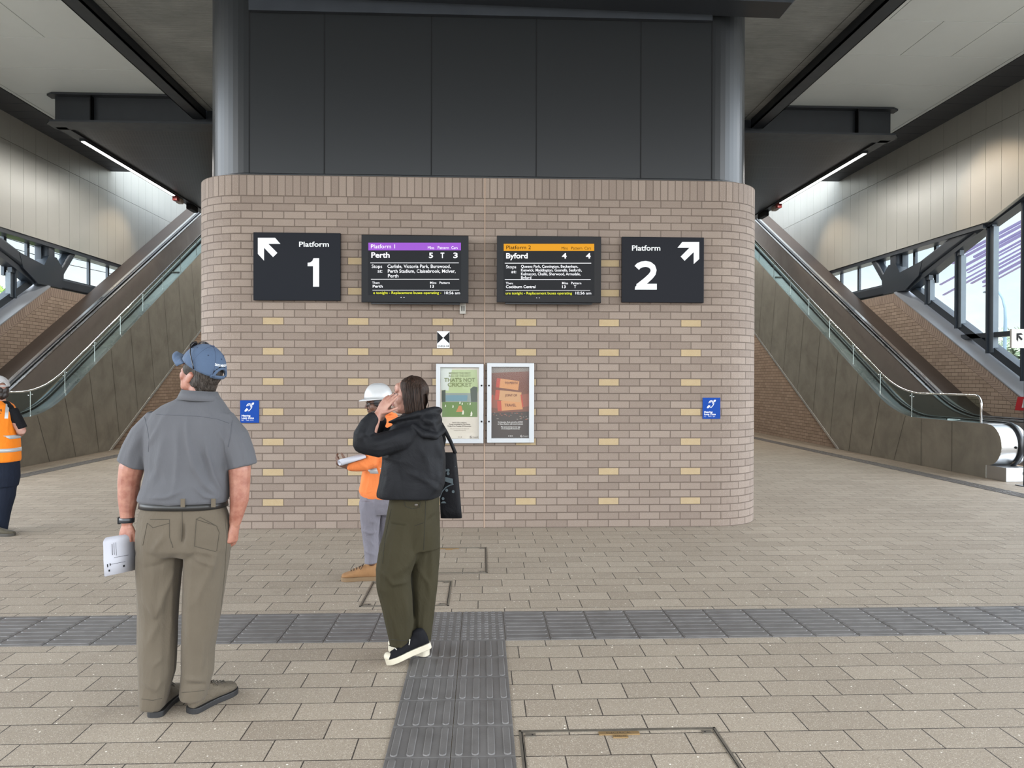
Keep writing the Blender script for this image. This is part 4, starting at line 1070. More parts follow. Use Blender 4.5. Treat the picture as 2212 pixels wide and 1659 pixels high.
# power lines outside the left window
t = thing('utility_pole', 'utility pole with two overhead wires outside the left windows', 'utility pole', (-26, 70, -.22))
mb = MB(); mb.tube([(-26, 70, -.22), (-26, 70, 15)], .16, 8); mb.box(-27.2, -24.8, 69.9, 70.1, 13.6, 13.8); mb.build('pole', mat('pole_wood', srgb(96, 86, 76), .9), t)
mb = MB()
for dz in (0, .45):
    a = onX(0, 528, -26); b = onX(150, 572, -26); c = onX(245, 592, -26)
    mb.tube([(a.x, a.y - 12, a.z + 1.2 + dz), (a.x, a.y, a.z + dz), (b.x, b.y, b.z + dz), (c.x, c.y, c.z + dz), (-26, 70, 13.7 + dz * .3)], .022, 5)
mb.build('wire', MT['black'], t)
# houses / far hedge line on both sides so that the horizon is closed
for i, (x, y) in enumerate(((-45, 60), (-60, 30), (48, 70), (60, 45))):
    leafy('street_tree', (x, y, 2.2), (12, 9, 2.6), 3000, [G3, G1], 'distant grey green tree belt %s' % ('far behind the left windows', 'at the far left horizon', 'far behind the right windows', 'at the far right horizon')[i], size=.5)
# ================================================================ PEOPLE
from mathutils import noise as mn
AW = Vector((FW.x, FW.y, 0)).normalized(); RT = Vector((AW.y, -AW.x, 0)); UP = Vector((0, 0, 1))
def cv(x, a, z): return RT * x + AW * a + UP * z          # right, away, up
def floor_pt(px, py):
    r = ray(px, py); t = -HC / r.z; return Vector((0, 0, HC)) + r * t
def limb(mb, pts, rad, ref=None, n=14, ends=True):
    pts = [Vector(p) for p in pts]; rad = [r if isinstance(r, (tuple, list)) else (r, r) for r in rad]
    rings = []; u = None
    N = len(pts); T = []
    for i in range(N):
        a = pts[max(i - 1, 0)]; b = pts[min(i + 1, N - 1)]; T.append((b - a).normalized())
    u = (Vector(ref) if ref is not None else T[0].orthogonal()); u = (u - T[0] * u.dot(T[0])).normalized()
    for i in range(N):
        u = (u - T[i] * u.dot(T[i])).normalized(); w = T[i].cross(u)
        if i == 0 and ends: 
            m = min(rad[0]); rings += [(pts[0] - T[0] * m * .8, u * rad[0][0] * .35, w * rad[0][1] * .35), (pts[0] - T[0] * m * .5, u * rad[0][0] * .8, w * rad[0][1] * .8)]
        rings.append((pts[i], u * rad[i][0], w * rad[i][1]))
        if i == N - 1 and ends:
            m = min(rad[-1]); rings += [(pts[i] + T[i] * m * .5, u * rad[i][0] * .8, w * rad[i][1] * .8), (pts[i] + T[i] * m * .8, u * rad[i][0] * .35, w * rad[i][1] * .35)]
    mb.loft(rings, n=n)
def to_px(co):
    d = co - np.array([0, 0, HC]); z = d @ np.array(FW); return 1106 + F * (d @ np.array(RX)) / z, 829.5 - F * (d @ np.array(UX)) / z
def fuse(mb, name, m, parent, voxel=.008, smooth=4, folds=(), wrinkle=0.0, wf=(6, 6, 2.5), face_cam=True, fac=.5, **tags):
    """melt all pieces of mb into one continuous surface, then press folds into it"""
    o = mb.build('tmp', m, None, origin=(0, 0, 0))
    r = o.modifiers.new('r', 'REMESH'); r.mode = 'VOXEL'; r.voxel_size = voxel; r.use_smooth_shade = True
    if smooth: s = o.modifiers.new('s', 'SMOOTH'); s.iterations = smooth; s.factor = fac
    dg = bpy.context.evaluated_depsgraph_get(); me = bpy.data.meshes.new_from_object(o.evaluated_get(dg))
    old = o.data; bpy.data.objects.remove(o); bpy.data.meshes.remove(old)
    n = len(me.vertices); co = np.empty(n * 3); me.vertices.foreach_get('co', co); co = co.reshape(-1, 3)
    nr = np.empty(n * 3); me.vertices.foreach_get('normal', nr); nr = nr.reshape(-1, 3)
    dis = np.zeros(n)
    if len(folds):
        X, Y = to_px(co); fc = np.clip(-(nr @ np.array(FW)) * 2.2, 0, 1)
        for pl, amp, wd in folds:
            pl = np.array(pl, float); best = np.full(n, 1e9); tt = np.zeros(n); tot = 0
            seg = [np.linalg.norm(pl[i + 1] - pl[i]) for i in range(len(pl) - 1)]; L = sum(seg)
            for i in range(len(pl) - 1):
                a, b = pl[i], pl[i + 1]; ab = b - a; t = np.clip(((X - a[0]) * ab[0] + (Y - a[1]) * ab[1]) / (ab @ ab), 0, 1)
                dd = np.hypot(X - a[0] - t * ab[0], Y - a[1] - t * ab[1]); k = dd < best
                best[k] = dd[k]; tt[k] = (tot + t[k] * seg[i]) / L; tot += seg[i]
            env = np.sin(np.clip(tt, .02, .98) * math.pi) ** .5
            dis += amp * np.exp(-(best / wd) ** 2) * env * fc
    if wrinkle:
        for i in range(n):
            c = co[i]; dis[i] += wrinkle * (mn.noise((c[0] * wf[0], c[1] * wf[1], c[2] * wf[2])) + .5 * mn.noise((c[0] * wf[0] * 2.3 + 5, c[1] * wf[1] * 2.3, c[2] * wf[2] * 2.3)))
    co = co + nr * dis[:, None] - np.array(LOC[parent.name])
    me.vertices.foreach_set('co', co.ravel()); me.update()
    me.polygons.foreach_set('use_smooth', [True] * len(me.polygons))
    me.name = name; ob = bpy.data.objects.new(name, me); COL.objects.link(ob); ob.parent = parent; LOC[ob.name] = LOC[parent.name]
    for k, v in tags.items(): ob[k] = v
    return ob
def frame3(f, up=UP):
    f = Vector(f).normalized(); r = f.cross(Vector(up)).normalized(); u = r.cross(f); return r, f, u
def head(mb, c, f, up=UP, s=1.0, wide=1.0):
    r, f, u = frame3(f, up); M = Matrix((r, f, u)).transposed()
    L = lambda x, y, z: Vector(c) + M @ Vector((x * wide, y, z)) * s
    E = lambda x, y, z, a, b, d: mb.ell(L(x, y, z), (a * s * wide, b * s, d * s), 0, M)
    E(0, -.012, .035, .077, .097, .088); E(0, .018, -.03, .062, .073, .085); E(0, .052, -.088, .030, .030, .024); E(0, .03, -.075, .05, .05, .03)
    for k in (-1, 1):
        E(k * .036, .052, -.022, .028, .030, .036); E(k * .030, .080, .030, .024, .012, .010)
        E(k * .079, -.010, -.006, .009, .019, .031); E(k * .083, -.018, .008, .006, .016, .016); E(k * .012, .098, -.028, .009, .009, .008)
    E(0, .068, .05, .052, .026, .034)
    limb(mb, [L(0, .084, .022), L(0, .097, .0), L(0, .110, -.022)], [.008 * s, .010 * s, .012 * s], r)
    E(0, .088, -.052, .024, .011, .0055); E(0, .087, -.062, .021, .011, .0065)
    return L, M
def hand(mb, W, D, N, S, curl=(25, 28, 30, 34), sc=1.0, spread=.0, thumb=(.55, .8, .25)):
    """W wrist, D along the fingers, N palm side, S thumb side"""
    D = Vector(D).normalized(); N = Vector(N); N = (N - D * N.dot(D)).normalized(); S = Vector(S); S = (S - D * S.dot(D) - N * S.dot(N)).normalized()
    mb.loft([(W - D * .02 * sc, S * .026 * sc, N * .019 * sc), (W + D * .01 * sc, S * .028 * sc, N * .018 * sc), (W + D * .045 * sc, S * .038 * sc, N * .016 * sc), (W + D * .088 * sc, S * .042 * sc, N * .012 * sc), (W + D * .098 * sc, S * .036 * sc, N * .008 * sc)], n=16)
    for i, (off, ln) in enumerate(((.031, .074), (.0105, .082), (-.0105, .076), (-.030, .060))):
        p = W + D * (.086 - .004 * abs(i - 1)) * sc + S * off * sc; a = 0; pts = [p]; c = curl[i]; sp = (1.5 - i) * spread
        d0 = (D + S * sp).normalized()
        for frac in (.46, .30, .24):
            a += c; d = d0 * math.cos(R(a)) + N * math.sin(R(a)); p = p + d * ln * frac * sc; pts.append(p)
        limb(mb, pts, [.0098 * sc, .0090 * sc, .0082 * sc, .0070 * sc], S, 10)
    t = (D * thumb[0] + S * thumb[1] + N * thumb[2]).normalized(); b = W + D * .018 * sc + S * .026 * sc
    t2 = (t + D * .6 + N * .15).normalized()
    limb(mb, [b, b + t * .042 * sc, b + t * .042 * sc + t2 * .032 * sc, b + t * .042 * sc + t2 * .055 * sc], [.014 * sc, .0115 * sc, .010 * sc, .0085 * sc], N, 10)
def shoe(root, heel, d, L=.29, w=.05, h=.085, um=None, sm=None, pitch=0.0, z0=0.0, name='shoe', collar=.09, sole=.026, toecap=None, laces=None):
    """heel point on the ground, d direction on the ground"""
    d = Vector((d[0], d[1], 0)).normalized(); sd = Vector((d.y, -d.x, 0))
    toe = Vector(heel) + d * L
    def X(s, x, z):
        p = Vector(heel) + d * L * s + sd * x + UP * (z + z0)
        if pitch:
            q = p - toe; a = R(pitch); f = q.dot(d); g = q.z
            p = toe + sd * q.dot(sd) + d * (f * math.cos(a) + g * math.sin(a)) + UP * (-f * math.sin(a) + g * math.cos(a))
        return p
    ex = X(1, 0, 0) - X(0, 0, 0); ex.normalize(); uz = sd.cross(ex); uz = -uz if uz.z < 0 else uz
    prof_ = [(.02, .55, .75), (.08, .72, .95), (.2, .74, 1.0), (.36, .72, .92), (.52, .80, .72), (.68, .96, .56), (.82, .98, .46), (.93, .78, .38), (.985, .45, .28)]
    mb = MB(); rings = []
    for s, ww, hh in prof_: rings.append((X(s, 0, sole * .6 + h * hh / 2), sd * w * ww, uz * h * hh / 2))
    mb.loft(rings, n=18)
    if collar: limb(mb, [X(.20, 0, h * .55), X(.18, 0, h + collar * .25)], [(.036, .045), (.034, .042)], sd)
    o = fuse(mb, name, um, root, .006, 3)
    mb = MB(); out = []
    for s, ww in [(0.0, .35), (.03, .62), (.1, .76), (.3, .74), (.5, .78), (.68, .98), (.83, 1.02), (.94, .80), (1.0, .38)]: out.append((s, w * ww * 1.06))
    fine = []
    for i in range(len(out) - 1):
        a_, b_, c_, e_ = (Vector(out[max(i - 1, 0)]), Vector(out[i]), Vector(out[i + 1]), Vector(out[min(i + 2, len(out) - 1)]))
        for k_ in range(5):
            u_ = k_ / 5; fine.append(tuple(.5 * ((2 * b_) + (c_ - a_) * u_ + (2 * a_ - 5 * b_ + 4 * c_ - e_) * u_ ** 2 + (3 * b_ - a_ - 3 * c_ + e_) * u_ ** 3)))
    out = [(-.004, .0)] + fine + [out[-1], (1.012, 0.0)]
    ring = [(s, x) for s, x in out] + [(s, -x) for s, x in out[1:-1][::-1]]
    n = len(ring); vs = []
    for z, k in ((0, .96), (.004, 1.0), (sole, 1.0), (sole + .003, .97)): vs += [X(s, x * k, z) for s, x in ring]
    fs = [(j * n + i, j * n + (i + 1) % n, (j + 1) * n + (i + 1) % n, (j + 1) * n + i) for j in range(3) for i in range(n)] + [list(range(n)), list(range(3 * n, 4 * n))]
    mb.add(vs, fs, 0, smooth=False); mb.build('sole', sm, o, label='worn sole') if False else mb.build('sole', sm, o)
    if toecap:
        mb = MB(); mb.ell(X(.93, 0, sole + .012), (w * .72, L * .09, h * .26), 0, Matrix((sd, ex, uz)).transposed()); mb.build('toe_cap', toecap, o)
    if laces:
        mb = MB()
        for k in range(5):
            s = .42 + .075 * k; hh = sole * .6 + h * np.interp(s, [.36, .52, .68, .82], [.92, .72, .56, .46]) + .003
            mb.tube([X(s, -w * .42, hh - .010), X(s + .02, 0, hh + .003), X(s, w * .42, hh - .010)], .0032, 6)
        mb.tube([X(.44, 0, h * .95), X(.40, -.03, h * 1.05), X(.46, -.045, h * .8)], .003, 6); mb.tube([X(.44, 0, h * .95), X(.40, .03, h * 1.05), X(.47, .045, h * .8)], .003, 6)
        mb.build('laces', laces, o)
    return o
def cloth(name, col, var=.1, rough=.85, fine=.0006, fs=400, big=.004, bs=9, sheen=.3, stretch=(1, 1, .45)):
    m, b, B = newmat(name); g = coords(B)
    n = B.noise(g, 5, 5); w = B.noise(B.mapv(g, stretch), bs, 5, .6, .8)
    mm = B.new('ShaderNodeVectorMath', operation='SCALE'); mm.inputs[0].default_value = tuple(v * .66 for v in col); B.put(mm.inputs[3], B.rng(n, .2, .8, 1 - var, 1 + var)); B.L.new(mm.outputs[0], b.inputs['Base Color'])
    b.inputs['Roughness'].default_value = rough; b.inputs['Sheen Weight'].default_value = sheen * .25 if max(col) > .05 else 0.0; b.inputs['Specular IOR Level'].default_value = .2 if max(col) > .05 else .12
    b1 = B.bump(w, big * 2.2, .9); B.L.new(B.bump(B.noise(g, fs, 1), fine, .6, b1), b.inputs['Normal']); return m
def skin(name, c, c2):
    c = tuple(v * .58 for v in c); c2 = tuple(v * .55 for v in c2)
    m, b, B = newmat(name); g = coords(B)
    B.L.new(B.mix(B.rng(B.noise(g, 22, 5, .6), .35, .65, 0, 1), c, c2), b.inputs['Base Color'])
    b.inputs['Roughness'].default_value = .5; b.inputs['Subsurface Weight'].default_value = .08; b.inputs['Subsurface Radius'].default_value = (.01, .004, .002); b.inputs['Subsurface Scale'].default_value = .5
    B.L.new(B.bump(B.noise(g, 130, 3), .0012, .6), b.inputs['Normal']); return m
def hair_mat(name, c, c2, st=(60, 60, 4)):
    m, b, B = newmat(name); g = coords(B); n = B.noise(B.mapv(g, st), 3, 3, .6, .2)
    B.L.new(B.mix(B.rng(n, .35, .68, 0, 1), c, c2), b.inputs['Base Color']); b.inputs['Roughness'].default_value = .45; b.inputs['Specular IOR Level'].default_value = .16
    B.L.new(B.bump(n, .006, .9), b.inputs['Normal']); return m
def strands(n, fn, r=.0012):
    mb = MB()
    for i in range(n): mb.tube(fn(i), [r, r, r * .8, r * .3][:len(fn(i))] if len(fn(i)) <= 4 else r, 4)
    return mb
def cap_hat(root, c, f, up, cm, s=1.0, brim=True, cut=.0, name='cap', lens=.075, hole=True, vent=True, text_=None, dark=None):
    r, f, u = frame3(f, up); M = Matrix((r, f, u)).transposed()
    L = lambda x, y, z: Vector(c) + M @ Vector((x, y, z)) * s
    a, b, h = .088, .110, .115
    bm = bmesh.new(); bmesh.ops.create_uvsphere(bm, u_segments=48, v_segments=32, radius=1)
    kill = [v for v in bm.verts if v.co.z < -.02 or (hole and v.co.y < -.5 and abs(v.co.x) < .42 * math.sqrt(max(0, 1 - ((v.co.z - .06) / .34) ** 2)) * 1.0 and .06 < v.co.z < .40)]
    bmesh.ops.delete(bm, geom=kill, context='VERTS')
    vs = []
    bm.verts.index_update()
    for v in bm.verts:
        x, y, z = v.co; k = 1 + .05 * (1 - abs(z)); vs.append(L(x * a * k, y * b * k, z * h * (1 + .05 * (y > 0) * y)))
    mb = MB(); mb.add(vs, [[v.index for v in fc.verts] for fc in bm.faces], 0, smooth=True); bm.free()
    o = mb.build(name, cm, root); md = o.modifiers.new('t', 'SOLIDIFY'); md.thickness = .004; md.offset = 1
    # brim
    mb = MB(); top = []; N = 18
    for j in range(5):
        t = j / 4
        for i in range(N + 1):
            an = R(-62 + 124 * i / N); x = math.sin(an); y = math.cos(an)
            rx, ry = a * 1.05, b * 1.05
            top.append(L(x * rx * (1 - .05 * t), y * ry * (1 - .0 * t) + lens * t * max(0, math.cos(an * 1.15)) ** .7, -.005 - .018 * abs(x) * t * 2 - .006 * t))
    mb.add(top, [(j * (N + 1) + i, j * (N + 1) + i + 1, (j + 1) * (N + 1) + i + 1, (j + 1) * (N + 1) + i) for j in range(4) for i in range(N)], 0, smooth=True)
    if brim:
        bo = mb.build('brim', cm, o); md = bo.modifiers.new('t', 'SOLIDIFY'); md.thickness = .005; md.offset = 0
    # seams, button, band
    mb = MB()
    for k in range(3):
        an = R(60 * k); pts = []
        for i in range(25):
            th = R(-1 + 182 * i / 24); x, y, z = math.cos(th) * math.cos(an), math.cos(th) * math.sin(an), math.sin(th)
            if hole and y < -.5 and abs(x) < .45 and z < .45: continue
            kk = 1 + .05 * (1 - abs(z)) + .035; pts.append(L(x * a * kk, y * b * kk, z * h * 1.035 * (1 + .05 * (y > 0) * y)))
        mb.tube(pts, .0011, 5)
    mb.ell(L(0, 0, h * 1.05), (.008, .008, .005)); mb.build('seam', dark or cm, o)
    if vent:
        mb = MB()
        for k in range(6):
            an = R(30 + 60 * k); th = R(48); x, y, z = math.cos(th) * math.cos(an), math.cos(th) * math.sin(an), math.sin(th)
            if hole and y < -.4 and abs(x) < .4: th = R(52)
            kk = 1.05; mb.ell(L(x * a * kk, y * b * kk, z * h * 1.03), (.0042, .0042, .0042), seg=8)
        mb.build('eyelet', dark, o)
    if hole:
        mb = MB(); pts = []
        for i in range(25):
            ph = R(180 * i / 24); xx = .43 * math.cos(ph); zz = .05 + .37 * math.sin(ph); yy = -math.sqrt(max(0, 1 - xx * xx - zz * zz)); kk = 1.03 + .05 * (1 - zz)
            pts.append(L(xx * a * kk, yy * b * kk, zz * h * 1.02))
        mb.tube(pts, .0075, 8); mb.build('opening_edge', cm, o)
        mb = MB(); P0 = []; P1 = []
        for i in range(13):
            an = R(-90 - 34 + 68 * i / 12); x, y = math.cos(an), math.sin(an)
            P0.append(L(x * a * 1.07, y * b * 1.07, -.004)); P1.append(L(x * a * 1.06, y * b * 1.06, .014))
        mb.strip(P0, P1, 0, True); so = mb.build('strap', cm, o); md = so.modifiers.new('t', 'SOLIDIFY'); md.thickness = .003
    if text_:
        mb = MB(); v_, f_ = text_geo(text_, .02); wv = max(v.x for v in v_)
        def pl(x, y):
            an = R(-90) + (x / wv - .5) * R(62); zz = .059 + y * .013; k = 1.068 * math.sqrt(max(0, 1 - (zz / h) ** 2)) * 1.02
            return L(math.cos(an) * a * k, math.sin(an) * b * k, zz)
        mb.add([pl(v.x, v.y) for v in v_], f_); mb.build('embroidery', M_SIGNW, o, fix=False)
    return o, L, M
def px2m(w, d): return w / F * d
def torso(mb, q, d0, rows, dep, dd=0, n=28, e=.8):
    rings = []
    for i, (l, r_, y) in enumerate(rows):
        dp = dep[i] if isinstance(dep, (list, tuple)) else dep; sh = dd[i] if isinstance(dd, (list, tuple)) else dd
        c = q((l + r_) / 2, y, sh); rings.append((c, RT * px2m((r_ - l) / 2, d0), AW * dp))
    vs = []
    for c, u, w in rings:
        for k in range(n):
            a = 2 * math.pi * k / n; ca, sa = math.cos(a), math.sin(a)
            vs.append(c + u * math.copysign(abs(ca) ** e, ca) + w * math.copysign(abs(sa) ** e, sa))
    N = len(rings)
    mb.add(vs, [(i * n + k, i * n + (k + 1) % n, (i + 1) * n + (k + 1) % n, (i + 1) * n + k) for i in range(N - 1) for k in range(n)] + [list(range(n))[::-1], [(N - 1) * n + k for k in range(n)]], 0, smooth=True)
def limb_px(mb, q, d0, pts, dr=None, ref=RT, ends=True):
    """pts: px, py, dd, half width px [, depth half m]"""
    limb(mb, [q(p[0], p[1], p[2]) for p in pts], [(px2m(p[3], d0), p[4] if len(p) > 4 else px2m(p[3], d0) * 1.1) for p in pts], ref, ends=ends)
def band(q, d0, rows, dep, grow=.006, dd=0):
    mb = MB(); torso(mb, q, d0, rows, dep, dd); return mb

SK = skin('skin_ruddy', srgb(196, 138, 116), srgb(168, 104, 84)); SKW = skin('skin_pale', srgb(206, 158, 138), srgb(190, 134, 116)); SKB = skin('skin_brown', srgb(122, 84, 64), srgb(98, 66, 50))

# ---------------------------------------------------------------- man in the grey shirt
d0 = 3.80; q = lambda x, y, dd=0: P(x, y, d0 + dd)
base = floor_pt(372, 1530)
man = thing('person', 'person seen from behind in a blue cap, grey shirt and khaki trousers', 'person', base)
gshirt = cloth('grey_shirt', srgb(98, 98, 102), .05, .8, .0005, 500, .004, 7, .25); khaki = cloth('khaki_trousers', srgb(104, 94, 80), .08, .85, .0006, 420, .006, 8, .25)
khaki_d = cloth('khaki_seam', srgb(88, 80, 66), .08)
mb = MB()
hc = q(431, 812, .0); hf = cv(-.84, .30, .44)
hup = cv(.42, -.15, .9)
L, M = head(mb, hc, hf, hup, 1.0)
limb(mb, [hc + (M @ Vector((0, -.02, -.05))), q(434, 848, 0), q(432, 880, 0)], [.056, .060, .085], RT)
torso(mb, q, d0, [(365, 465, 890), (345, 480, 935), (345, 480, 1000), (335, 475, 1090), (325, 480, 1150)], [.08, .10, .10, .11, .11])
limb_px(mb, q, d0, [(337, 925, 0, 17), (303, 962, 0, 22), (284, 1012, 0, 25), (279, 1040, 0, 22.5), (277, 1075, .0, 20.5), (275, 1105, -.01, 15.5), (275, 1128, -.02, 13, .026)])
limb_px(mb, q, d0, [(482, 925, 0, 17), (506, 965, 0, 22), (518, 1015, 0, 23), (518, 1050, 0, 21), (517, 1080, .0, 19.5), (512, 1108, .0, 15), (507, 1130, .0, 12.5, .026)])
hand(mb, q(274, 1130, -.02), cv(-.05, -.12, -1), cv(.25, 1.0, 0), cv(1, -.25, 0), (58, 62, 64, 66), 1.0, .0, (1.0, .35, .45))
hand(mb, q(506, 1132, 0), cv(-.12, .05, -1), cv(-1, .35, 0), cv(.25, 1, 0), (24, 30, 34, 40), 1.0, .02, (.9, .35, .35))
for s in (-1, 1): limb_px(mb, q, d0, [(397 + s * 44, 1140, 0, 34), (391 + s * 46, 1300, 0, 20), (376 + s * 44, 1470, 0, 13)])
fuse(mb, 'body', SK, man, .0046, 3)
# hair under the cap
hairg = hair_mat('grey_brown_hair', (.012, .009, .007), (.070, .058, .050))
mb = MB(); E = lambda x, y, z, a, b, c: mb.ell(L(x, y, z), (a, b, c), 0, M)
E(0, -.022, .035, .081, .094, .088); E(0, -.055, -.020, .070, .050, .052); E(0, -.060, -.052, .056, .034, .030)
for k in (-1, 1): E(k * .072, .022, .03, .012, .034, .035); E(k * .070, -.040, -.008, .012, .032, .036)
fuse(mb, 'hair', hairg, man, .005, 3, wrinkle=.0012, wf=(60, 60, 20))
rs = random.Random(3)
def st(i):
    x = rs.uniform(-.062, .062); a = L(x, -.075 - .02 * (1 - abs(x) / .07), -.03); b = L(x * .95, -.084 - .012 * (1 - abs(x) / .07), -.065 - rs.uniform(0, .012)); c_ = L(x * .9, -.080, -.078 - rs.uniform(0, .016)); return [a, b, c_]
S_ = [st(i) for i in range(170)]; mb = MB()
for s_ in S_: mb.tube(s_, [.0016, .0014, .0005], 4)
mb.build('hair_strands', hairg, man, fix=False)
cmat = cloth('blue_cap_cloth', srgb(84, 102, 128), .12, .8, .0005, 500, .003, 14, .3, (1, 1, 1)); cdark = mat('cap_dark_thread', srgb(42, 52, 76), .8)
cap, CL, CM_ = cap_hat(man, L(0, -.006, .052), M @ Vector((0, 1, .04)), M @ Vector((0, -.04, 1)), cmat, 1.02, text_='2022 MERIDIAN', dark=cdark, lens=.078)
# sunglasses pushed up on the cap
mb = MB()
for k in (-1, 1):
    pts = [CL(k * .034 + .026 * math.cos(t), .082 - .012 * math.cos(t) * k, .085 + .018 * math.sin(t)) for t in [i * math.pi / 8 for i in range(17)]]
    mb.tube(pts, .003, 6, cap=False); mb.tube([CL(k * .062, .078, .088), CL(k * .092, .035, .062), CL(k * .100, -.012, .024), CL(k * .100, -.03, .005)], [.003, .0028, .0028, .0035], 6)
    mb.ell(CL(k * .034, .083, .085), (.026, .004, .018), 0, CM_, 12)
mb.tube([CL(-.01, .088, .09), CL(.01, .088, .09)], .003, 6); mb.build('sunglasses', mat('dark_glasses', (.01, .008, .008), .15), man)
# shirt
F1 = [([(405, 905), (404, 925), (408, 960), (420, 1010), (440, 1045), (470, 1072)], 0.0165, 6), ([(445, 950), (450, 985), (462, 1030), (480, 1068)], 0.0150, 5), ([(352, 945), (345, 985), (338, 1020), (322, 1050)], 0.0120, 8),
      ([(380, 925), (384, 980), (380, 1040), (372, 1075)], 0.0090, 7), ([(418, 1050), (440, 1072), (468, 1078)], 0.0105, 4), ([(395, 1060), (360, 1074), (325, 1076)], 0.0090, 5), ([(340, 925), (330, 945), (322, 960)], 0.0090, 5),
      ([(470, 925), (485, 955), (490, 990)], 0.0105, 5), ([(300, 940), (282, 975), (275, 1000)], 0.0090, 7), ([(515, 940), (530, 975), (533, 1005)], 0.0090, 6), ([(370, 885), (352, 905), (340, 925)], 0.0060, 6), ([(440, 890), (460, 905), (480, 925)], 0.0060, 6),
      ([(430, 960), (445, 1000), (452, 1050)], -0.0090, 5), ([(330, 1000), (350, 1050)], -0.0075, 8)]
mb = MB()
torso(mb, q, d0, [(396, 468, 851), (380, 478, 863), (352, 486, 876), (330, 496, 892), (318, 505, 915), (316, 505, 945), (318, 500, 985), (320, 497, 1020), (314, 495, 1045), (306, 493, 1066), (303, 491, 1078), (312, 484, 1086)],
      [.06, .075, .095, .115, .13, .14, .145, .145, .15, .15, .148, .135], [0, .0, .0, 0, 0, 0, 0, 0, 0, 0, 0, 0])
limb(mb, [q(345, 905), q(314, 940), q(297, 975), q(286, 1004)], [(.068, .075), (.074, .08), (.078, .08), (.080, .078)], RT, ends=False)
limb(mb, [q(478, 905), q(506, 945), q(517, 980), q(524, 1008)], [(.064, .075), (.070, .08), (.073, .08), (.074, .078)], RT, ends=False)
shirt = fuse(mb, 'shirt', gshirt, man, .0065, 4, F1, .0045, (7, 7, 3))
# collar
mb = MB(); A = []; B2 = []; C2 = []
for i in range(15):
    an = R(-200 + 220 * i / 14); c_ = q(431, 856, .0); rx, ry = .102, .094
    o_ = RT * math.cos(an) * rx + AW * math.sin(an) * ry
    tilt = -.006 * math.cos(an)
    A.append(c_ + o_ * .86 + UP * (.030 + tilt)); B2.append(c_ + o_ * 1.10 + UP * (-.020 + tilt)); C2.append(c_ + o_ * .84 + UP * (-.02 + tilt))
mb.strip(A, B2, 0, True); mb.strip(C2, A, 0, True); o = mb.build('collar', gshirt, shirt); md = o.modifiers.new('t', 'SOLIDIFY'); md.thickness = .003
def surf_line(ob, pts, r, name, m, parent, off=.001, dashed=0):
    """thread laid on the surface of ob along photo pixels"""
    dg = bpy.context.evaluated_depsgraph_get(); ev = ob.evaluated_get(dg); o0 = LOC[ob.name]; out = []
    for a, b in zip(pts, pts[1:]):
        k = max(2, int(math.dist(a, b) / 2))
        for i in range(k):
            x = a[0] + (b[0] - a[0]) * i / k; y = a[1] + (b[1] - a[1]) * i / k
            rr_ = ray(x, y).normalized(); ok, loc, nn, ix = ev.ray_cast(Vector((0, 0, HC)) - o0, rr_)
            if ok: out.append(loc + o0 - rr_ * off)
    mb = MB()
    if len(out) < 3: return
    if dashed:
        for i in range(0, len(out) - 1, 2): mb.tube([out[i], out[i + 1]], r, 4)
    else: mb.tube(out, r, 5)
    return mb.build(name, m, parent)
seam = mat('shirt_seam', srgb(70, 72, 78), .8)
bpy.context.view_layer.update()
for pts in ([(337, 895), (380, 897), (430, 899), (470, 905), (497, 915)], [(318, 925), (312, 900)][::-1] + [(322, 950), (320, 978)], [(502, 908), (498, 940), (492, 968)]): surf_line(shirt, pts, .0012, 'shirt_seam', seam, shirt)
# belt and trousers
rowsB = [(308, 487, 1081), (306, 489, 1094)]
mb = MB(); torso(mb, q, d0, rowsB, [.143, .143]); mb.build('belt', mat('black_leather', (.012, .011, .01), .45), man)
F2 = [([(380, 1225), (350, 1290), (345, 1330)], 0.0128, 7), ([(315, 1290), (335, 1330), (345, 1300)], 0.0128, 6), ([(345, 1340), (330, 1370), (318, 1400)], 0.0096, 7), ([(470, 1190), (450, 1240), (425, 1300)], 0.0144, 9), ([(425, 1190), (470, 1200)], 0.0080, 5), ([(420, 1210), (465, 1222)], 0.0080, 5),
      ([(330, 1440), (352, 1420)], 0.0096, 5), ([(310, 1470), (335, 1490), (350, 1470)], 0.0112, 5), ([(395, 1465), (440, 1470)], 0.0112, 5), ([(400, 1480), (445, 1478)], -0.0096, 4), ([(440, 1395), (435, 1450)], 0.0080, 5), ([(360, 1150), (330, 1190)], 0.0080, 6), ([(395, 1130), (393, 1175)], -0.0224, 5),
      ([(386, 1200), (350, 1220), (310, 1228)], -0.0080, 6), ([(400, 1200), (440, 1225)], -0.0080, 6), ([(375, 1260), (372, 1420)], 0.0096, 9), ([(405, 1260), (410, 1400)], 0.0096, 8)]
mb = MB()
torso(mb, q, d0, [(312, 483, 1090), (306, 490, 1105), (302, 496, 1130), (300, 499, 1155), (299, 497, 1180), (302, 492, 1196)], [.13, .138, .145, .15, .145, .12])
limb_px(mb, q, d0, [(350, 1150, 0, 45, .13), (346, 1200, 0, 47, .13), (343, 1250, 0, 44, .115), (342, 1320, .01, 40.5, .105), (339, 1400, .0, 40, .10), (339, 1450, -.01, 37.5, .095), (333, 1500, -.02, 31, .09), (329, 1524, -.02, 26, .085)], ends=False)
limb_px(mb, q, d0, [(446, 1150, 0, 45, .13), (446, 1200, .0, 47, .13), (442, 1250, .0, 45, .115), (436, 1320, .01, 39, .105), (428, 1400, .03, 34, .10), (427, 1450, .03, 33, .095), (420, 1485, .02, 29, .09), (417, 1505, .02, 27, .085)], ends=False)
tr = fuse(mb, 'trousers', khaki, man, .0075, 4, F2, .006, (8, 8, 3.5))
bpy.context.view_layer.update()
sd_ = mat('trouser_stitch', srgb(62, 56, 46), .9)
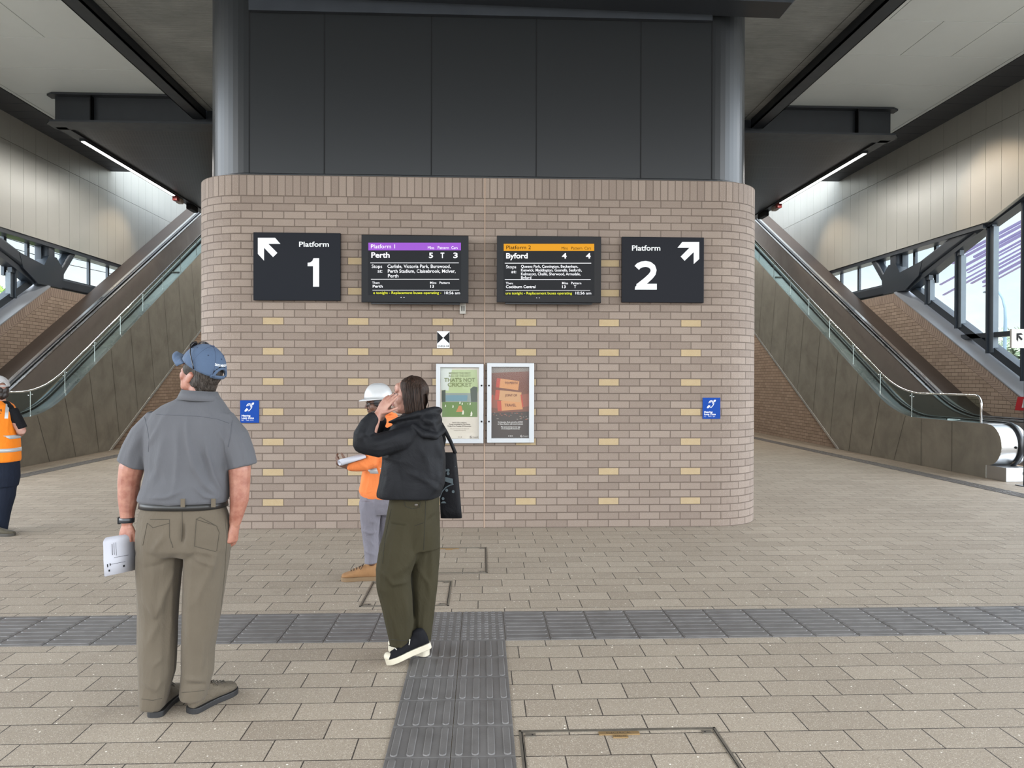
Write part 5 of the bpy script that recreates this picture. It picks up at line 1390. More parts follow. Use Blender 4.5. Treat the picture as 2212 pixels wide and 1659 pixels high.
for pts in ([(393, 1096), (394, 1140), (392, 1172)], [(318, 1130), (330, 1140), (366, 1130), (366, 1122), (322, 1122)], [(366, 1122), (366, 1160), (374, 1185)], [(318, 1130), (308, 1180)], [(423, 1122), (432, 1117), (468, 1136), (424, 1122), (420, 1180), (468, 1192)], [(468, 1136), (474, 1150), (468, 1192)], [(306, 1510), (330, 1513), (352, 1508)], [(393, 1496), (420, 1494), (444, 1491)], [(486, 1120), (490, 1160), (486, 1230), (476, 1330)]):
    surf_line(tr, pts, .0014, 'pocket_stitching', sd_, tr)
for x in (338, 395, 461):
    mb = MB(); a = q(x, 1078, -.152 + .0 * abs(x - 395)); 
    k = .143 * (1 - ((x - 397) / 92) ** 2) ** .5 if abs(x - 397) < 90 else .05
    a = q(x - 5, 1096, -k - .008); b = q(x + 5, 1077, -k - .003); mb.bbox(min(a.x, b.x), max(a.x, b.x), min(a.y, b.y) - .002, max(a.y, b.y) + .002, min(a.z, b.z), max(a.z, b.z), .0015); mb.build('belt_loop', khaki, tr)
# shoes
shm = cloth('olive_trail_shoe', srgb(104, 94, 80), .35, .7, .001, 120, .004, 40, .1, (1, 1, 1)); shs = mat('dark_sole', srgb(22, 21, 22), .6, 0, .1, 30)
shoe(man, floor_pt(332, 1551), cv(-.05, 1, 0), .31, .054, .125, shm, shs, laces=mat('shoe_lace_dark', srgb(60, 54, 46), .8))
shoe(man, floor_pt(410, 1542), cv(.40, .92, 0), .31, .054, .125, shm, shs, laces=bpy.data.materials['shoe_lace_dark'])
# watch
mb = MB(); c_ = q(274, 1124, -.015); ax = cv(-.02, -.05, -1).normalized(); u = cv(1, 0, 0); w = ax.cross(u).normalized()
mb.loft([(c_ - ax * .014, u * .036, w * .033), (c_ - ax * .012, u * .0385, w * .0355), (c_ + ax * .010, u * .0375, w * .034), (c_ + ax * .012, u * .035, w * .031)], n=24)
wo = mb.build('wristwatch', MT['rubber'], man); mb = MB(); cc = c_ - RT * .034; mb.bbox(cc.x - .008, cc.x + .006, cc.y - .016, cc.y + .016, cc.z - .018, cc.z + .018, .004); mb.build('watch_case', MT['black'], wo)
# rolled papers in his left hand
def paper_roll(label, c0, ax, u, w, L_, a, b, turns, m, marks=None, parent=None, wall=.006):
    t = thing('rolled_papers', label, 'papers', c0); mb = MB()
    ax = Vector(ax).normalized(); n = 44
    P0, P1 = [], []
    for i in range(n + 1):
        an = R(-60) + turns * 2 * math.pi * i / n; k = 1 - wall * 12 * i / n
        o_ = Vector(u) * math.cos(an) * a * k + Vector(w) * math.sin(an) * b * k
        P0.append(Vector(c0) + o_); P1.append(Vector(c0) + ax * L_ + o_)
    mb.strip(P0, P1, 0, True); o = mb.build('sheets', m, t); md = o.modifiers.new('t', 'SOLIDIFY'); md.thickness = .0025; md.offset = 0
    return t
PAP = mat('white_paper', srgb(168, 168, 175), .7, 0, .03, 5)
t = thing('rolled_papers', 'folded white papers with black print held by the man in the blue cap', 'papers', q(265, 1225, -.05))
# folded over the hand: fold along the top, sheets hanging down on both sides
mb = MB(); sec = [(-.050, -.155), (-.044, -.08), (-.034, -.02)] + [(.034 * math.cos(R(180 - 20 * i)), .026 * math.sin(R(180 - 20 * i))) for i in range(10)] + [(.036, -.02), (.040, -.08), (.030, -.135)]
Lp = q(231, 1172, -.12); Rp = q(302, 1163, .02)
for off in (0, .0035, .007):
    k = 1 - off * 9
    A = [Lp + AW * (y * k) + UP * (z * (1 - off * 3) - off) + RT * (-.10 * z) for y, z in sec]; Bq = [Rp + AW * (y * k) + UP * (z * (1 - off * 3) - off + .006) for y, z in sec]
    mb.strip(A, Bq, 0, True)
o = mb.build('sheets', PAP, t); md = o.modifiers.new('t', 'SOLIDIFY'); md.thickness = .0018
mb = MB()
def pq(s_, z):
    a_ = Lp + AW * (-.046 - .03 * (-z - .08) * .7) + UP * z + RT * (-.10 * z); b_ = Rp + AW * (-.046 - .03 * (-z - .08) * .7) + UP * (z + .006); v = a_.lerp(b_, s_); return v - AW * .006
for s0, s1, z0, z1 in ((.15, .2, -.138, -.128), (.62, .68, -.13, -.12), (.2, .7, -.105, -.1035), (.35, .8, -.075, -.0735), (.12, .15, -.115, -.10), (.2, .23, -.11, -.098), (.3, .315, -.06, -.005), (.36, .37, -.06, -.0), (.42, .43, -.065, -.0)):
    mb.add([pq(s0, z0), pq(s1, z0), pq(s1, z1), pq(s0, z1)], [(0, 1, 2, 3)])
mb.build('print_marks', MT['black'], t, fix=False)
# ---------------------------------------------------------------- woman in black jacket
d0 = 4.56; q = lambda x, y, dd=0: P(x, y, d0 + dd)
wm = thing('person', 'person with brown hair in a black jacket and olive trousers, hands at face', 'person', floor_pt(885, 1425))
bjac = cloth('black_jacket', (.016, .0165, .019), .15, .62, .0005, 300, .008, 5, .15, (1, 1, 1)); oliv = cloth('olive_trousers', srgb(62, 57, 41), .12, .8, .0006, 420, .008, 6, .2)
mb = MB()
hc = q(883, 857, 0); hf = cv(-.985, -.12, .08)
L, M = head(mb, hc, hf, UP, .98)
limb(mb, [hc + M @ Vector((0, -.03, -.05)), q(896, 895, 0), q(898, 915, 0)], [.048, .050, .065], RT)
torso(mb, q, d0, [(872, 925, 925), (850, 940, 960), (850, 945, 1040), (855, 940, 1100)], [.12, .13, .12, .12])
# near arm and hand
limb_px(mb, q, d0, [(900, 935, -.10, 15), (850, 955, -.16, 15), (800, 958, -.20, 14), (795, 945, -.20, 14), (806, 914, -.19, 12), (816, 896, -.18, 9, .024)])
hand(mb, q(818, 892, -.18), cv(.60, .16, .85), cv(.45, .85, -.2), cv(.75, -.3, -.45), (4, 8, 10, 14), .92, .06, (.7, .7, .2))
# far arm and hand
limb_px(mb, q, d0, [(885, 935, .14, 14), (835, 955, .20, 13), (806, 945, .20, 12), (816, 914, .12, 9.5), (825, 897, .08, 8, .022)])
hand(mb, q(826, 894, .08), cv(.42, -.10, .9), cv(.6, -.75, 0), cv(.75, .5, -.2), (8, 12, 16, 20), .92, .05, (.7, .7, .1))
limb_px(mb, q, d0, [(880, 1110, -.04, 26), (862, 1190, -.07, 22), (851, 1250, -.09, 16), (862, 1330, -.05, 13), (870, 1385, -.02, 9), (878, 1396, -.02, 8)])
limb_px(mb, q, d0, [(910, 1110, .05, 26), (916, 1200, .08, 18), (914, 1260, .09, 15), (913, 1330, .09, 11), (914, 1395, .085, 8)])
fuse(mb, 'body', SKW, wm, .0044, 3)
# face details
mb = MB()
for k in (-1, 1): mb.ell(L(k * .031, .078, .008), (.011, .010, .008), 0, M, 12)
mb.build('eye', mat('eye_white', (.35, .34, .33), .2), wm)
mb = MB()
for k in (-1, 1): mb.ell(L(k * .031, .0865, .008), (.0055, .0035, .0055), 0, M, 10)
mb.build('iris', mat('iris_dark', (.02, .012, .008), .2), wm)
mb = MB()
for k in (-1, 1): mb.tube([L(k * .014, .090, .028), L(k * .032, .090, .034), L(k * .05, .078, .028)], [.0028, .0034, .002], 6); mb.tube([L(k * .018, .090, .015), L(k * .032, .0925, .018), L(k * .044, .084, .012)], .0018, 5)
mb.build('eyebrows', mat('brow_dark', (.02, .013, .01), .7), wm)
mb = MB(); mb.ell(L(0, .092, -.0525), (.021, .010, .0055), 0, M); mb.ell(L(0, .091, -.062), (.019, .010, .0068), 0, M); mb.build('lips', mat('lip_rose', (.28, .11, .10), .45), wm)
mb = MB(); p = L(-.088, -.008, -.042); mb.tube([p + AW * -.004 + UP * (.012 * math.cos(a)) + RT * (.010 * math.sin(a)) for a in [i * math.pi / 6 for i in range(13)]], .0016, 6); mb.build('earring', mat('gold', (.5, .36, .14), .25, 1.0), wm)
hb = hair_mat('brown_hair', (.007, .004, .003), (.045, .024, .015), (70, 70, 3))
mb = MB(); E = lambda x, y, z, a, b, c: mb.ell(L(x, y, z), (a, b, c), 0, M, 20)
E(0, -.026, .042, .090, .098, .092); E(0, -.045, -.01, .092, .078, .105); E(0, -.058, -.075, .086, .060, .085)
for k in (-1, 1):
    limb(mb, [L(k * .060, .030, .085), L(k * .082, .012, .03), L(k * .088, -.006, -.03), L(k * .088, -.018, -.09), L(k * .080, -.024, -.125)], [(.02, .030), (.012, .036), (.012, .040), (.011, .036), (.008, .02)], M @ Vector((1, 0, 0)))
hr = fuse(mb, 'hair', hb, wm, .006, 3, wrinkle=.004, wf=(30, 30, 5))
rs = random.Random(11); mb = MB()
for i in range(230):
    k = -1 if i % 4 else 1; a0 = rs.uniform(-.08, .022); j = rs.uniform(-.004, .007)
    mb.tube([L(k * (.012 + j), a0 * .7 - .01, .139 - abs(a0) * .3), L(k * (.052 + j), a0 * .8, .126 - abs(a0) * .25), L(k * (.092 + j), a0, .055), L(k * (.097 + j), a0 - .012, -.02), L(k * (.098 + j), a0 - .026, -.085), L(k * (.090 + j * 2), a0 - .030, -.135 - rs.uniform(0, .02))], [.001, .0022, .0024, .0024, .002, .0006], 4)
for i in range(90):
    x = rs.uniform(-.08, .08); mb.tube([L(x, -.11, .03), L(x * 1.02, -.128, -.04), L(x, -.122, -.10), L(x, -.112, -.15 - rs.uniform(0, .015))], [.002, .002, .0018, .0006], 4)
mb.build('hair_strands', hb, hr, fix=False)
# jacket
F3 = [([(935, 935), (955, 990), (952, 1040)], .014, 7), ([(905, 960), (925, 1000), (935, 1050)], .010, 7), ([(880, 1020), (915, 1035), (950, 1062)], .012, 6), ([(830, 1000), (838, 1030), (835, 1055)], .008, 5), ([(795, 925), (783, 945), (790, 965)], .010, 5), ([(800, 985), (840, 988), (880, 1000)], .010, 6), ([(940, 1000), (945, 1040), (930, 1068)], .012, 6),
      ([(870, 935), (840, 950), (800, 960)], .008, 6), ([(860, 1010), (865, 1040), (858, 1062)], -.008, 6), ([(918, 960), (905, 1010), (900, 1060)], -.009, 7), ([(785, 935), (800, 945), (815, 940)], .006, 4)]
mb = MB()
torso(mb, q, d0, [(872, 925, 892), (862, 935, 903), (846, 944, 918), (838, 952, 935), (832, 957, 955), (828, 961, 985), (824, 962, 1020), (819, 960, 1045), (814, 955, 1062), (814, 953, 1072)], [.10, .13, .165, .185, .19, .19, .19, .19, .185, .18], [0, 0, 0, 0, 0, 0, 0, 0, 0, 0])
limb(mb, [q(905, 935, -.10), q(862, 950, -.16), q(815, 962, -.20), q(788, 958, -.205)], [(.075, .075), (.078, .075), (.076, .07), (.060, .065)], AW)
limb(mb, [q(786, 962, -.205), q(786, 938, -.205), q(796, 917, -.20), q(806, 904, -.19)], [(.058, .060), (.062, .062), (.055, .056), (.046, .048)], AW)
limb(mb, [q(880, 930, .14), q(835, 948, .20), q(805, 950, .20)], [(.07, .07), (.07, .07), (.055, .055)], AW); limb(mb, [q(803, 950, .20), q(812, 925, .16), q(822, 908, .12)], [(.055, .055), (.052, .052), (.045, .045)], AW)
# hood lying on the back, collar
limb(mb, [q(900, 897, -.13), q(922, 889, -.11), q(940, 886, -.04), q(944, 888, .04), q(925, 890, .12)], [(.016, .03), (.022, .035), (.026, .04), (.026, .04), (.02, .04)], UP)
mb.ell(q(928, 908, -.03), (.082, .15, .066)); mb.ell(q(933, 924, -.02), (.070, .15, .080)); limb(mb, [q(893, 918, -.17), q(915, 938, -.19), q(940, 940, -.15), q(955, 925, -.06)], [(.012, .02), (.02, .03), (.022, .03), (.018, .03)], UP)
limb(mb, [q(842, 912, -.10), q(862, 905, -.13), q(885, 900, -.13), q(905, 895, -.12)], [(.012, .022), (.018, .03), (.02, .035), (.025, .04)], UP)
jk = fuse(mb, 'jacket', bjac, wm, .0075, 3, F3 + [([(918, 900), (935, 915), (945, 935)], .008, 4), ([(905, 905), (925, 925), (948, 938)], -.008, 4)], .009, (5, 5, 5))
# trousers
F4 = [([(925, 1110), (905, 1170), (880, 1220), (845, 1245)], .013, 8), ([(830, 1240), (850, 1262), (880, 1255)], .012, 5), ([(825, 1235), (840, 1245)], .008, 4), ([(833, 1300), (850, 1340), (860, 1380)], .010, 6), ([(905, 1230), (925, 1260), (930, 1290)], .008, 5), ([(920, 1130), (945, 1110)], -.010, 5), ([(925, 1180), (915, 1300), (905, 1370)], -.006, 6), ([(875, 1290), (880, 1340)], .006, 6), ([(840, 1150), (826, 1200), (822, 1240)], .006, 5), ([(935, 1200), (938, 1280), (934, 1350)], .007, 6)]
mb = MB()
torso(mb, q, d0, [(848, 945, 1066), (842, 949, 1080), (836, 950, 1110), (830, 950, 1150), (822, 949, 1185)], [.125, .135, .15, .155, .14])
limb_px(mb, q, d0, [(872, 1130, -.05, 36, .12), (862, 1190, -.07, 43, .12), (850, 1235, -.09, 38, .11), (850, 1262, -.09, 37, .105), (857, 1300, -.07, 34, .10), (864, 1345, -.04, 30, .095), (867, 1378, -.02, 27, .09), (868, 1388, -.02, 27, .09)], ends=False)
limb_px(mb, q, d0, [(915, 1130, .06, 34, .12), (916, 1200, .08, 34, .12), (915, 1260, .09, 30, .11), (913, 1320, .09, 24.5, .095), (912, 1375, .09, 20.5, .085), (912, 1386, .09, 20, .085)], ends=False)
tr = fuse(mb, 'trousers', oliv, wm, .007, 3, F4, .008, (7, 7, 3))
bpy.context.view_layer.update()
ost = mat('olive_stitch', (.012, .012, .008), .9)
for pts in ([(872, 1082), (908, 1084), (906, 1096), (890, 1099), (876, 1094), (872, 1082)], [(920, 1078), (918, 1130), (915, 1190)], [(895, 1136), (918, 1128)], [(845, 1100), (832, 1160), (826, 1220)], [(843, 1381), (868, 1384), (893, 1382)]): surf_line(tr, pts, .0014, 'pocket_stitching', ost, tr)
mb = MB(); a = q(899, 1091, -.165); mb.ell(a, (.010, .006, .010)); mb.build('pocket_button', mat('button', (.05, .04, .03), .3), tr)
# shoes
bsh = cloth('black_canvas', (.010, .010, .012), .1, .8, .0006, 500, .001, 20, .1); rub = mat('off_white_rubber', srgb(176, 168, 150), .5, 0, .05, 30); lac = mat('white_lace', srgb(176, 172, 160), .8)
s1 = floor_pt(836, 1436); hd = cv(-1, -.34, 0).normalized()
heel = s1 - hd * .285; shoe(wm, heel, hd, .285, .046, .098, bsh, rub, pitch=16, z0=0.003, collar=.05, sole=.032, toecap=rub, laces=lac)
h2 = floor_pt(925, 1420); h2.z += .0115; shoe(wm, h2, cv(-1, .42, 0), .28, .046, .098, bsh, rub, collar=.05, sole=.032, toecap=rub, laces=lac)
mb = MB(); limb(mb, [q(880, 1372, -.02), q(884, 1395, -.01)], [(.042, .045), (.036, .042)], RT); limb(mb, [q(913, 1375, .09), q(918, 1402, .08)], [(.040, .045), (.036, .042)], RT); mb.build('socks', cloth('black_sock', (.01, .01, .012)), wm)
# tote bag on her far shoulder
t = thing('tote_bag', 'black tote bag with a grey printed design hanging behind the woman with the brown bob', 'bag', q(972, 1118, .19))
mb = MB(); N = 12; rows = []
for j in range(9):
    s_ = j / 8; y = 978 + 140 * s_; xl = 945 + 6 * s_; xr = 986 + 13 * s_; dp = .03 + .035 * math.sin(math.pi * min(1, s_ * 1.1) ** .8)
    rows.append((q((xl + xr) / 2, y, .19), RT * px2m((xr - xl) / 2, d0), AW * dp))
vs = []; n = 24
for c, u, w in rows:
    for k in range(n):
        a = 2 * math.pi * k / n; ca, sa = math.cos(a), math.sin(a); vs.append(c + u * math.copysign(abs(ca) ** .35, ca) + w * math.copysign(abs(sa) ** .6, sa))
mb.add(vs, [(i * n + k, i * n + (k + 1) % n, (i + 1) * n + (k + 1) % n, (i + 1) * n + k) for i in range(8) for k in range(n)] + [[8 * n + k for k in range(n)]], 0, smooth=True)
bag = mb.build('bag_body', cloth('black_canvas_bag', (.012, .012, .014), .1, .7, .0006, 300, .008, 5, .1, (1, 1, 1)), t)
pg = mat('bag_print_grey', srgb(70, 80, 84), .8); mb = MB()
bp_ = lambda x, y: q(x, y, .19 - .085)
for cx, cy, r_ in ((962, 1016, 3), (968, 1016, 3.2), (968, 1023, 3.2), (965, 1059, 3), (979, 1062, 3), (957, 1077, 3), (984, 1008, .8)):
    mb.add([bp_(cx + r_ * math.cos(a), cy + r_ * 1.1 * math.sin(a)) for a in [k * math.pi / 7 for k in range(14)]], [list(range(14))])
Ls, Rs = stroke([(950, 1075), (955, 1062), (963, 1053), (972, 1048), (980, 1046)], 2.2); n_ = len(Ls); mb.add([bp_(*p) for p in Ls] + [bp_(*p) for p in Rs], [(i, i + 1, n_ + i + 1, n_ + i) for i in range(n_ - 1)])
mb.add([bp_(*p) for p in ((952, 1028), (978, 1034), (979, 1046), (962, 1040), (952, 1036))], [(0, 1, 2, 3, 4)]); mb.add([bp_(*p) for p in ((952, 1087), (964, 1087), (961, 1083), (956, 1083))], [(0, 1, 2, 3)])
mb.build('printed_design', pg, bag, fix=False)
mb = MB(); mb.tube([q(984, 980, .17), q(974, 955, .19), q(962, 932, .21), q(950, 912, .21)], [.012, .012, .014, .014], 8); mb.tube([q(952, 985, .20), q(960, 950, .22), q(952, 918, .22)], .012, 8); mb.build('strap', MT['black'], t)

# ---------------------------------------------------------------- worker with the white hard hat
d0 = 6.35; q = lambda x, y, dd=0: P(x, y, d0 + dd)
wk = thing('person', 'person in a white hard hat, glasses, orange shirt and grey trousers, half hidden', 'person', floor_pt(800, 1250))
og = cloth('orange_work_shirt', srgb(240, 134, 72), .06, .8, .0006, 400, .008, 7, .2, (1, 1, 1)); grt = cloth('grey_work_trousers', srgb(124, 120, 128), .08, .85, .0006, 400, .012, 8, .2)
mb = MB(); hc = q(816, 872, 0); hf = cv(-.93, -.30, -.10); L, M = head(mb, hc, hf, UP, .98)
limb(mb, [hc + M @ Vector((0, -.02, -.05)), q(832, 900, 0), q(834, 920, 0)], [.055, .058, .08], RT)
torso(mb, q, d0, [(800, 865, 925), (790, 868, 980), (790, 860, 1060)], [.11, .12, .11])
limb_px(mb, q, d0, [(815, 925, -.12, 10), (800, 985, -.18, 9.5), (796, 1002, -.18, 9), (772, 1006, -.24, 8), (754, 1008, -.26, 6, .022)])
hand(mb, q(750, 1008, -.26), cv(-.7, 0, .35), cv(.2, .8, .6), cv(-.3, -.6, .75), (30, 35, 38, 40), 1.0, 0, (.6, .7, .3))
limb_px(mb, q, d0, [(850, 925, .14, 10), (830, 985, .18, 9.5), (800, 998, .10, 8), (778, 1000, -.06, 7), (768, 1000, -.12, 6, .02)])
hand(mb, q(766, 1000, -.12), cv(-.8, -.5, .25), cv(.2, -.2, -.9), cv(-.4, .8, .2), (20, 25, 28, 30), .95, 0, (.6, .7, .3))
for x0, x1, x2, dd in ((805, 802, 803, -.06), (835, 832, 828, .12)): limb_px(mb, q, d0, [(x0, 1080, dd, 18), (x1, 1150, dd, 12), (x2, 1215, dd, 9)])
fuse(mb, 'body', SKB, wk, .0048, 3)
mb = MB(); E = lambda x, y, z, a, b, c: mb.ell(L(x, y, z), (a, b, c), 0, M)
E(0, -.03, .02, .082, .085, .075); E(0, -.05, -.03, .068, .055, .05)
for k in (-1, 1): E(k * .072, .01, .015, .012, .035, .04)
fuse(mb, 'hair', mat('black_hair', (.008, .007, .007), .5), wk, .006, 2)
mb = MB(); E(0, .060, -.098, .034, .030, .026); E(0, .092, -.044, .026, .009, .006)
for k in (-1, 1): E(k * .045, .042, -.078, .018, .034, .024)
fuse(mb, 'beard', mat('dark_beard', (.02, .014, .012), .8), wk, .005, 2)
mb = MB()
for k in (-1, 1):
    mb.tube([L(k * .032 + .024 * math.cos(a), .098 - .006 * abs(math.cos(a)), .004 + .018 * math.sin(a)) for a in [i * math.pi / 8 for i in range(17)]], .0022, 6, cap=False); mb.tube([L(k * .056, .092, .010), L(k * .082, .05, .012), L(k * .086, -.005, .008)], .0024, 6)
mb.tube([L(-.009, .1, .008), L(.009, .1, .008)], .0022, 6); gl = mb.build('glasses', MT['black'], wk)
mb = MB()
for k in (-1, 1): mb.ell(L(k * .032, .097, .004), (.023, .0012, .017), 0, M, 12)
mb.build('lens', glass_mat('lens_glass', (.8, .85, .88), .02, .12), gl)
mb = MB()
for k in (-1, 1): mb.ell(L(k * .031, .080, .008), (.012, .010, .009), 0, M, 12)
mb.build('eye', bpy.data.materials['eye_white'], wk)
# hard hat
HM = mat('white_hard_hat', srgb(168, 168, 168), .25, spec=.5)
hu = Vector((0, 0, 1)); r_, f_, u_ = frame3(cv(-.93, -.30, -.02)); HMx = Matrix((r_, f_, u_)).transposed(); hcen = L(0, -.01, .045)
Hh = lambda x, y, z: hcen + HMx @ Vector((x, y, z))
mb = MB(); nn = 40; ringv = []
for j in range(13):
    th = R(90 * j / 12); rr_ = math.cos(th) ** .72; zz = .125 * math.sin(th) ** .95
    for k in range(nn):
        a = 2 * math.pi * k / nn; x, y = math.cos(a), math.sin(a); ridge = 1 + .045 * math.exp(-(x / .20) ** 2) * math.sin(th)
        ringv.append(Hh(x * .104 * rr_, y * .120 * rr_, zz * ridge))
mb.add(ringv, [(j * nn + k, j * nn + (k + 1) % nn, (j + 1) * nn + (k + 1) % nn, (j + 1) * nn + k) for j in range(12) for k in range(nn)], 0, smooth=True)
hat = mb.build('hard_hat', HM, wk); md = hat.modifiers.new('t', 'SOLIDIFY'); md.thickness = .003; md.offset = 1
mb = MB(); i0, i1 = [], []
for k in range(nn + 1):
    a = 2 * math.pi * k / nn; x, y = math.cos(a), math.sin(a); e = .012 + .038 * max(0, y) ** 2.2
    i0.append(Hh(x * .103, y * .119, .004)); i1.append(Hh(x * (.103 + e * .5), y * (.119 + e), -.006 - .010 * max(0, y)))
mb.strip(i0, i1, 0, True); br = mb.build('brim', HM, hat); md = br.modifiers.new('t', 'SOLIDIFY'); md.thickness = .004
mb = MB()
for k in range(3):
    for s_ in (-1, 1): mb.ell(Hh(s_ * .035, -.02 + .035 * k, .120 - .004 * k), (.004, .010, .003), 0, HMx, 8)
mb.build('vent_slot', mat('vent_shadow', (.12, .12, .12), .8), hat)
# shirt, trousers, boots
mb = MB()
torso(mb, q, d0, [(820, 858, 900), (806, 868, 912), (796, 876, 935), (790, 878, 970), (786, 876, 1010), (780, 874, 1040), (776, 872, 1058), (782, 868, 1072), (800, 864, 1078)], [.09, .12, .15, .16, .165, .17, .17, .16, .13])
limb(mb, [q(818, 925, -.12), q(806, 965, -.17), q(800, 992, -.18)], [(.068, .07), (.065, .065), (.056, .056)], RT); limb(mb, [q(802, 998, -.18), q(780, 1005, -.22), q(757, 1008, -.255)], [(.056, .056), (.052, .052), (.040, .040)], UP)
limb(mb, [q(852, 930, .14), q(832, 980, .18)], [.068, .056], RT); limb(mb, [q(832, 985, .17), q(800, 998, .08), q(782, 1000, -.04)], [.056, .050, .04], UP)
limb(mb, [q(812, 897, -.03), q(826, 893, -.06), q(842, 893, -.06), q(852, 897, .02)], [(.02, .03)] * 4, UP)
ws = fuse(mb, 'work_shirt', og, wk, .0075, 3, [([(792, 1010), (788, 1035), (780, 1060)], .010, 4), ([(812, 1005), (830, 1030), (838, 1060)], .010, 4), ([(775, 1000), (790, 1010)], .008, 3), ([(806, 1020), (812, 1060)], -.008, 4), ([(820, 905), (815, 930)], .006, 3), ([(830, 900), (836, 925)], .006, 3)], .006, (6, 6, 6))
mb = MB(); torso(mb, q, d0, [(787, 877, 1006), (786, 877, 1018)], [.171, .172], n=40, e=.8); mb.build('reflective_band', mat('reflective_grey', srgb(168, 170, 172), .35, .2), ws)
mb = MB()
torso(mb, q, d0, [(780, 862, 1062), (777, 864, 1085), (778, 862, 1108)], [.15, .155, .14])
limb_px(mb, q, d0, [(800, 1080, -.06, 23, .11), (800, 1120, -.06, 22, .105), (800, 1155, -.06, 17, .09), (802, 1185, -.06, 15.5, .085), (803, 1215, -.06, 14.5, .08)], ends=False)
limb_px(mb, q, d0, [(836, 1080, .10, 23, .11), (833, 1130, .12, 19, .10), (830, 1180, .14, 15, .085), (829, 1205, .14, 14, .08)])
fuse(mb, 'trousers', grt, wk, .007, 3, [([(785, 1100), (800, 1125), (815, 1130)], .010, 4), ([(783, 1145), (800, 1152), (815, 1150)], .009, 3), ([(795, 1165), (808, 1180)], .008, 3), ([(788, 1190), (812, 1200)], .008, 3), ([(812, 1070), (806, 1110)], .008, 4), ([(790, 1075), (782, 1120)], .008, 4)], .006, (8, 8, 8))
boot = cloth('tan_suede', srgb(156, 116, 78), .15, .8, .001, 200, .003, 20, .2); bs_ = mat('tan_boot_sole', srgb(104, 82, 56), .7); blc = mat('boot_lace', srgb(70, 52, 36), .8)
b1 = floor_pt(806, 1252); shoe(wk, b1 + cv(.04, .0, 0), cv(-1, -.10, 0), .31, .056, .125, boot, bs_, collar=.12, sole=.030, laces=blc)
b2 = floor_pt(835, 1243); shoe(wk, b2, cv(-1, -.1, 0), .31, .056, .125, boot, bs_, collar=.12, sole=.030, laces=blc)
t = thing('rolled_papers', 'roll of white papers held out by the worker in the orange shirt', 'papers', q(752, 1003, -.28)); mb = MB()
a0 = q(733, 1000, -.33); axr = (q(784, 985, -.20) - a0); nrm = axr.normalized(); uu = UP - nrm * UP.dot(nrm); uu.normalize(); ww = nrm.cross(uu); P0, P1 = [], []
for i in range(40):
    an = R(-50 + 15 * i); k = 1 - .012 * i; P0.append(a0 + (uu * math.sin(an) * .030 + ww * math.cos(an) * .042) * k); P1.append(a0 + axr + (uu * math.sin(an) * .022 + ww * math.cos(an) * .06) * k)
mb.strip(P0, P1, 0, True); o = mb.build('sheets', PAP, t); md = o.modifiers.new('t', 'SOLIDIFY'); md.thickness = .002

# ---------------------------------------------------------------- worker in the orange vest at the left edge
d0 = 8.2; q = lambda x, y, dd=0: P(x, y, d0 + dd)
ed = thing('person', 'person in an orange safety vest and white cap standing at the left edge', 'person', floor_pt(2, 1157))
vest = cloth('orange_vest', srgb(255, 140, 30), .05, .7, .0006, 300, .008, 6, .2, (1, 1, 1)); blk = cloth('black_tee', (.012, .012, .014), .1, .8); nav = cloth('navy_trousers', srgb(32, 38, 52), .1, .8, .0006, 300, .008, 6)
mb = MB(); hc = q(-1, 843, 0); L, M = head(mb, hc, cv(-.75, .65, .05), UP, .97)
limb(mb, [hc + M @ Vector((0, -.02, -.05)), q(-1, 862, 0), q(-3, 880, 0)], [.055, .06, .08], RT)
torso(mb, q, d0, [(-20, 14, 885), (-28, 22, 940), (-30, 26, 1000)], [.11, .12, .12])
limb_px(mb, q, d0, [(26, 895, 0, 8), (38, 915, 0, 9.5), (46, 930, .0, 9.5), (42, 936, .14, 8), (30, 930, .28, 6, .022)])
hand(mb, q(28, 929, .30), cv(-.8, .5, .1), cv(0, 0, -1), cv(0, 1, .2), (25, 30, 30, 32), 1.0)
limb_px(mb, q, d0, [(-36, 897, 0, 8), (-46, 925, 0, 9), (-38, 940, .14, 8), (-28, 934, .26, 6, .022)])
for s_ in (-1, 1): limb_px(mb, q, d0, [(-4 + s_ * 14, 1000, 0, 16), (-6 + s_ * 14, 1080, 0, 11), (-8 + s_ * 12, 1135, 0, 6)])
fuse(mb, 'body', SKW, ed, .006, 2)
mb = MB(); E = lambda x, y, z, a, b, c: mb.ell(L(x, y, z), (a, b, c), 0, M)
E(0, -.03, .0, .082, .085, .075); E(0, -.055, -.05, .072, .055, .055)
fuse(mb, 'hair', mat('dark_brown_hair', (.016, .011, .009), .5), ed, .007, 2, wrinkle=.012, wf=(25, 25, 12))
cap_hat(ed, L(0, -.004, .045), M @ Vector((0, 1, -.05)), UP, cloth('white_cap_cloth', srgb(196, 194, 194), .04, .8, .0005, 400, .002, 12), 1.0, dark=mat('cap_grey_thread', srgb(120, 120, 120), .8), vent=False)
mb = MB()
torso(mb, q, d0, [(-24, 14, 866), (-36, 24, 876), (-42, 31, 890), (-39, 30, 930), (-38, 30, 990)], [.08, .11, .13, .14, .14])
limb(mb, [q(26, 885), q(36, 905), q(47, 926, .02)], [(.058, .06), (.062, .062), (.060, .060)], AW, ends=False); limb(mb, [q(-36, 885), q(-46, 905), q(-50, 922, .02)], [(.058, .06), (.062, .062), (.058, .058)], AW, ends=False)
fuse(mb, 't_shirt', blk, ed, .008, 3)
mb = MB()
torso(mb, q, d0, [(-20, 12, 866), (-31, 22, 874), (-36, 30, 890), (-38, 33, 920), (-40, 35.5, 945), (-42, 37, 970), (-42, 38, 992), (-40, 36, 997)], [.10, .15, .18, .18, .18, .18, .18, .175])
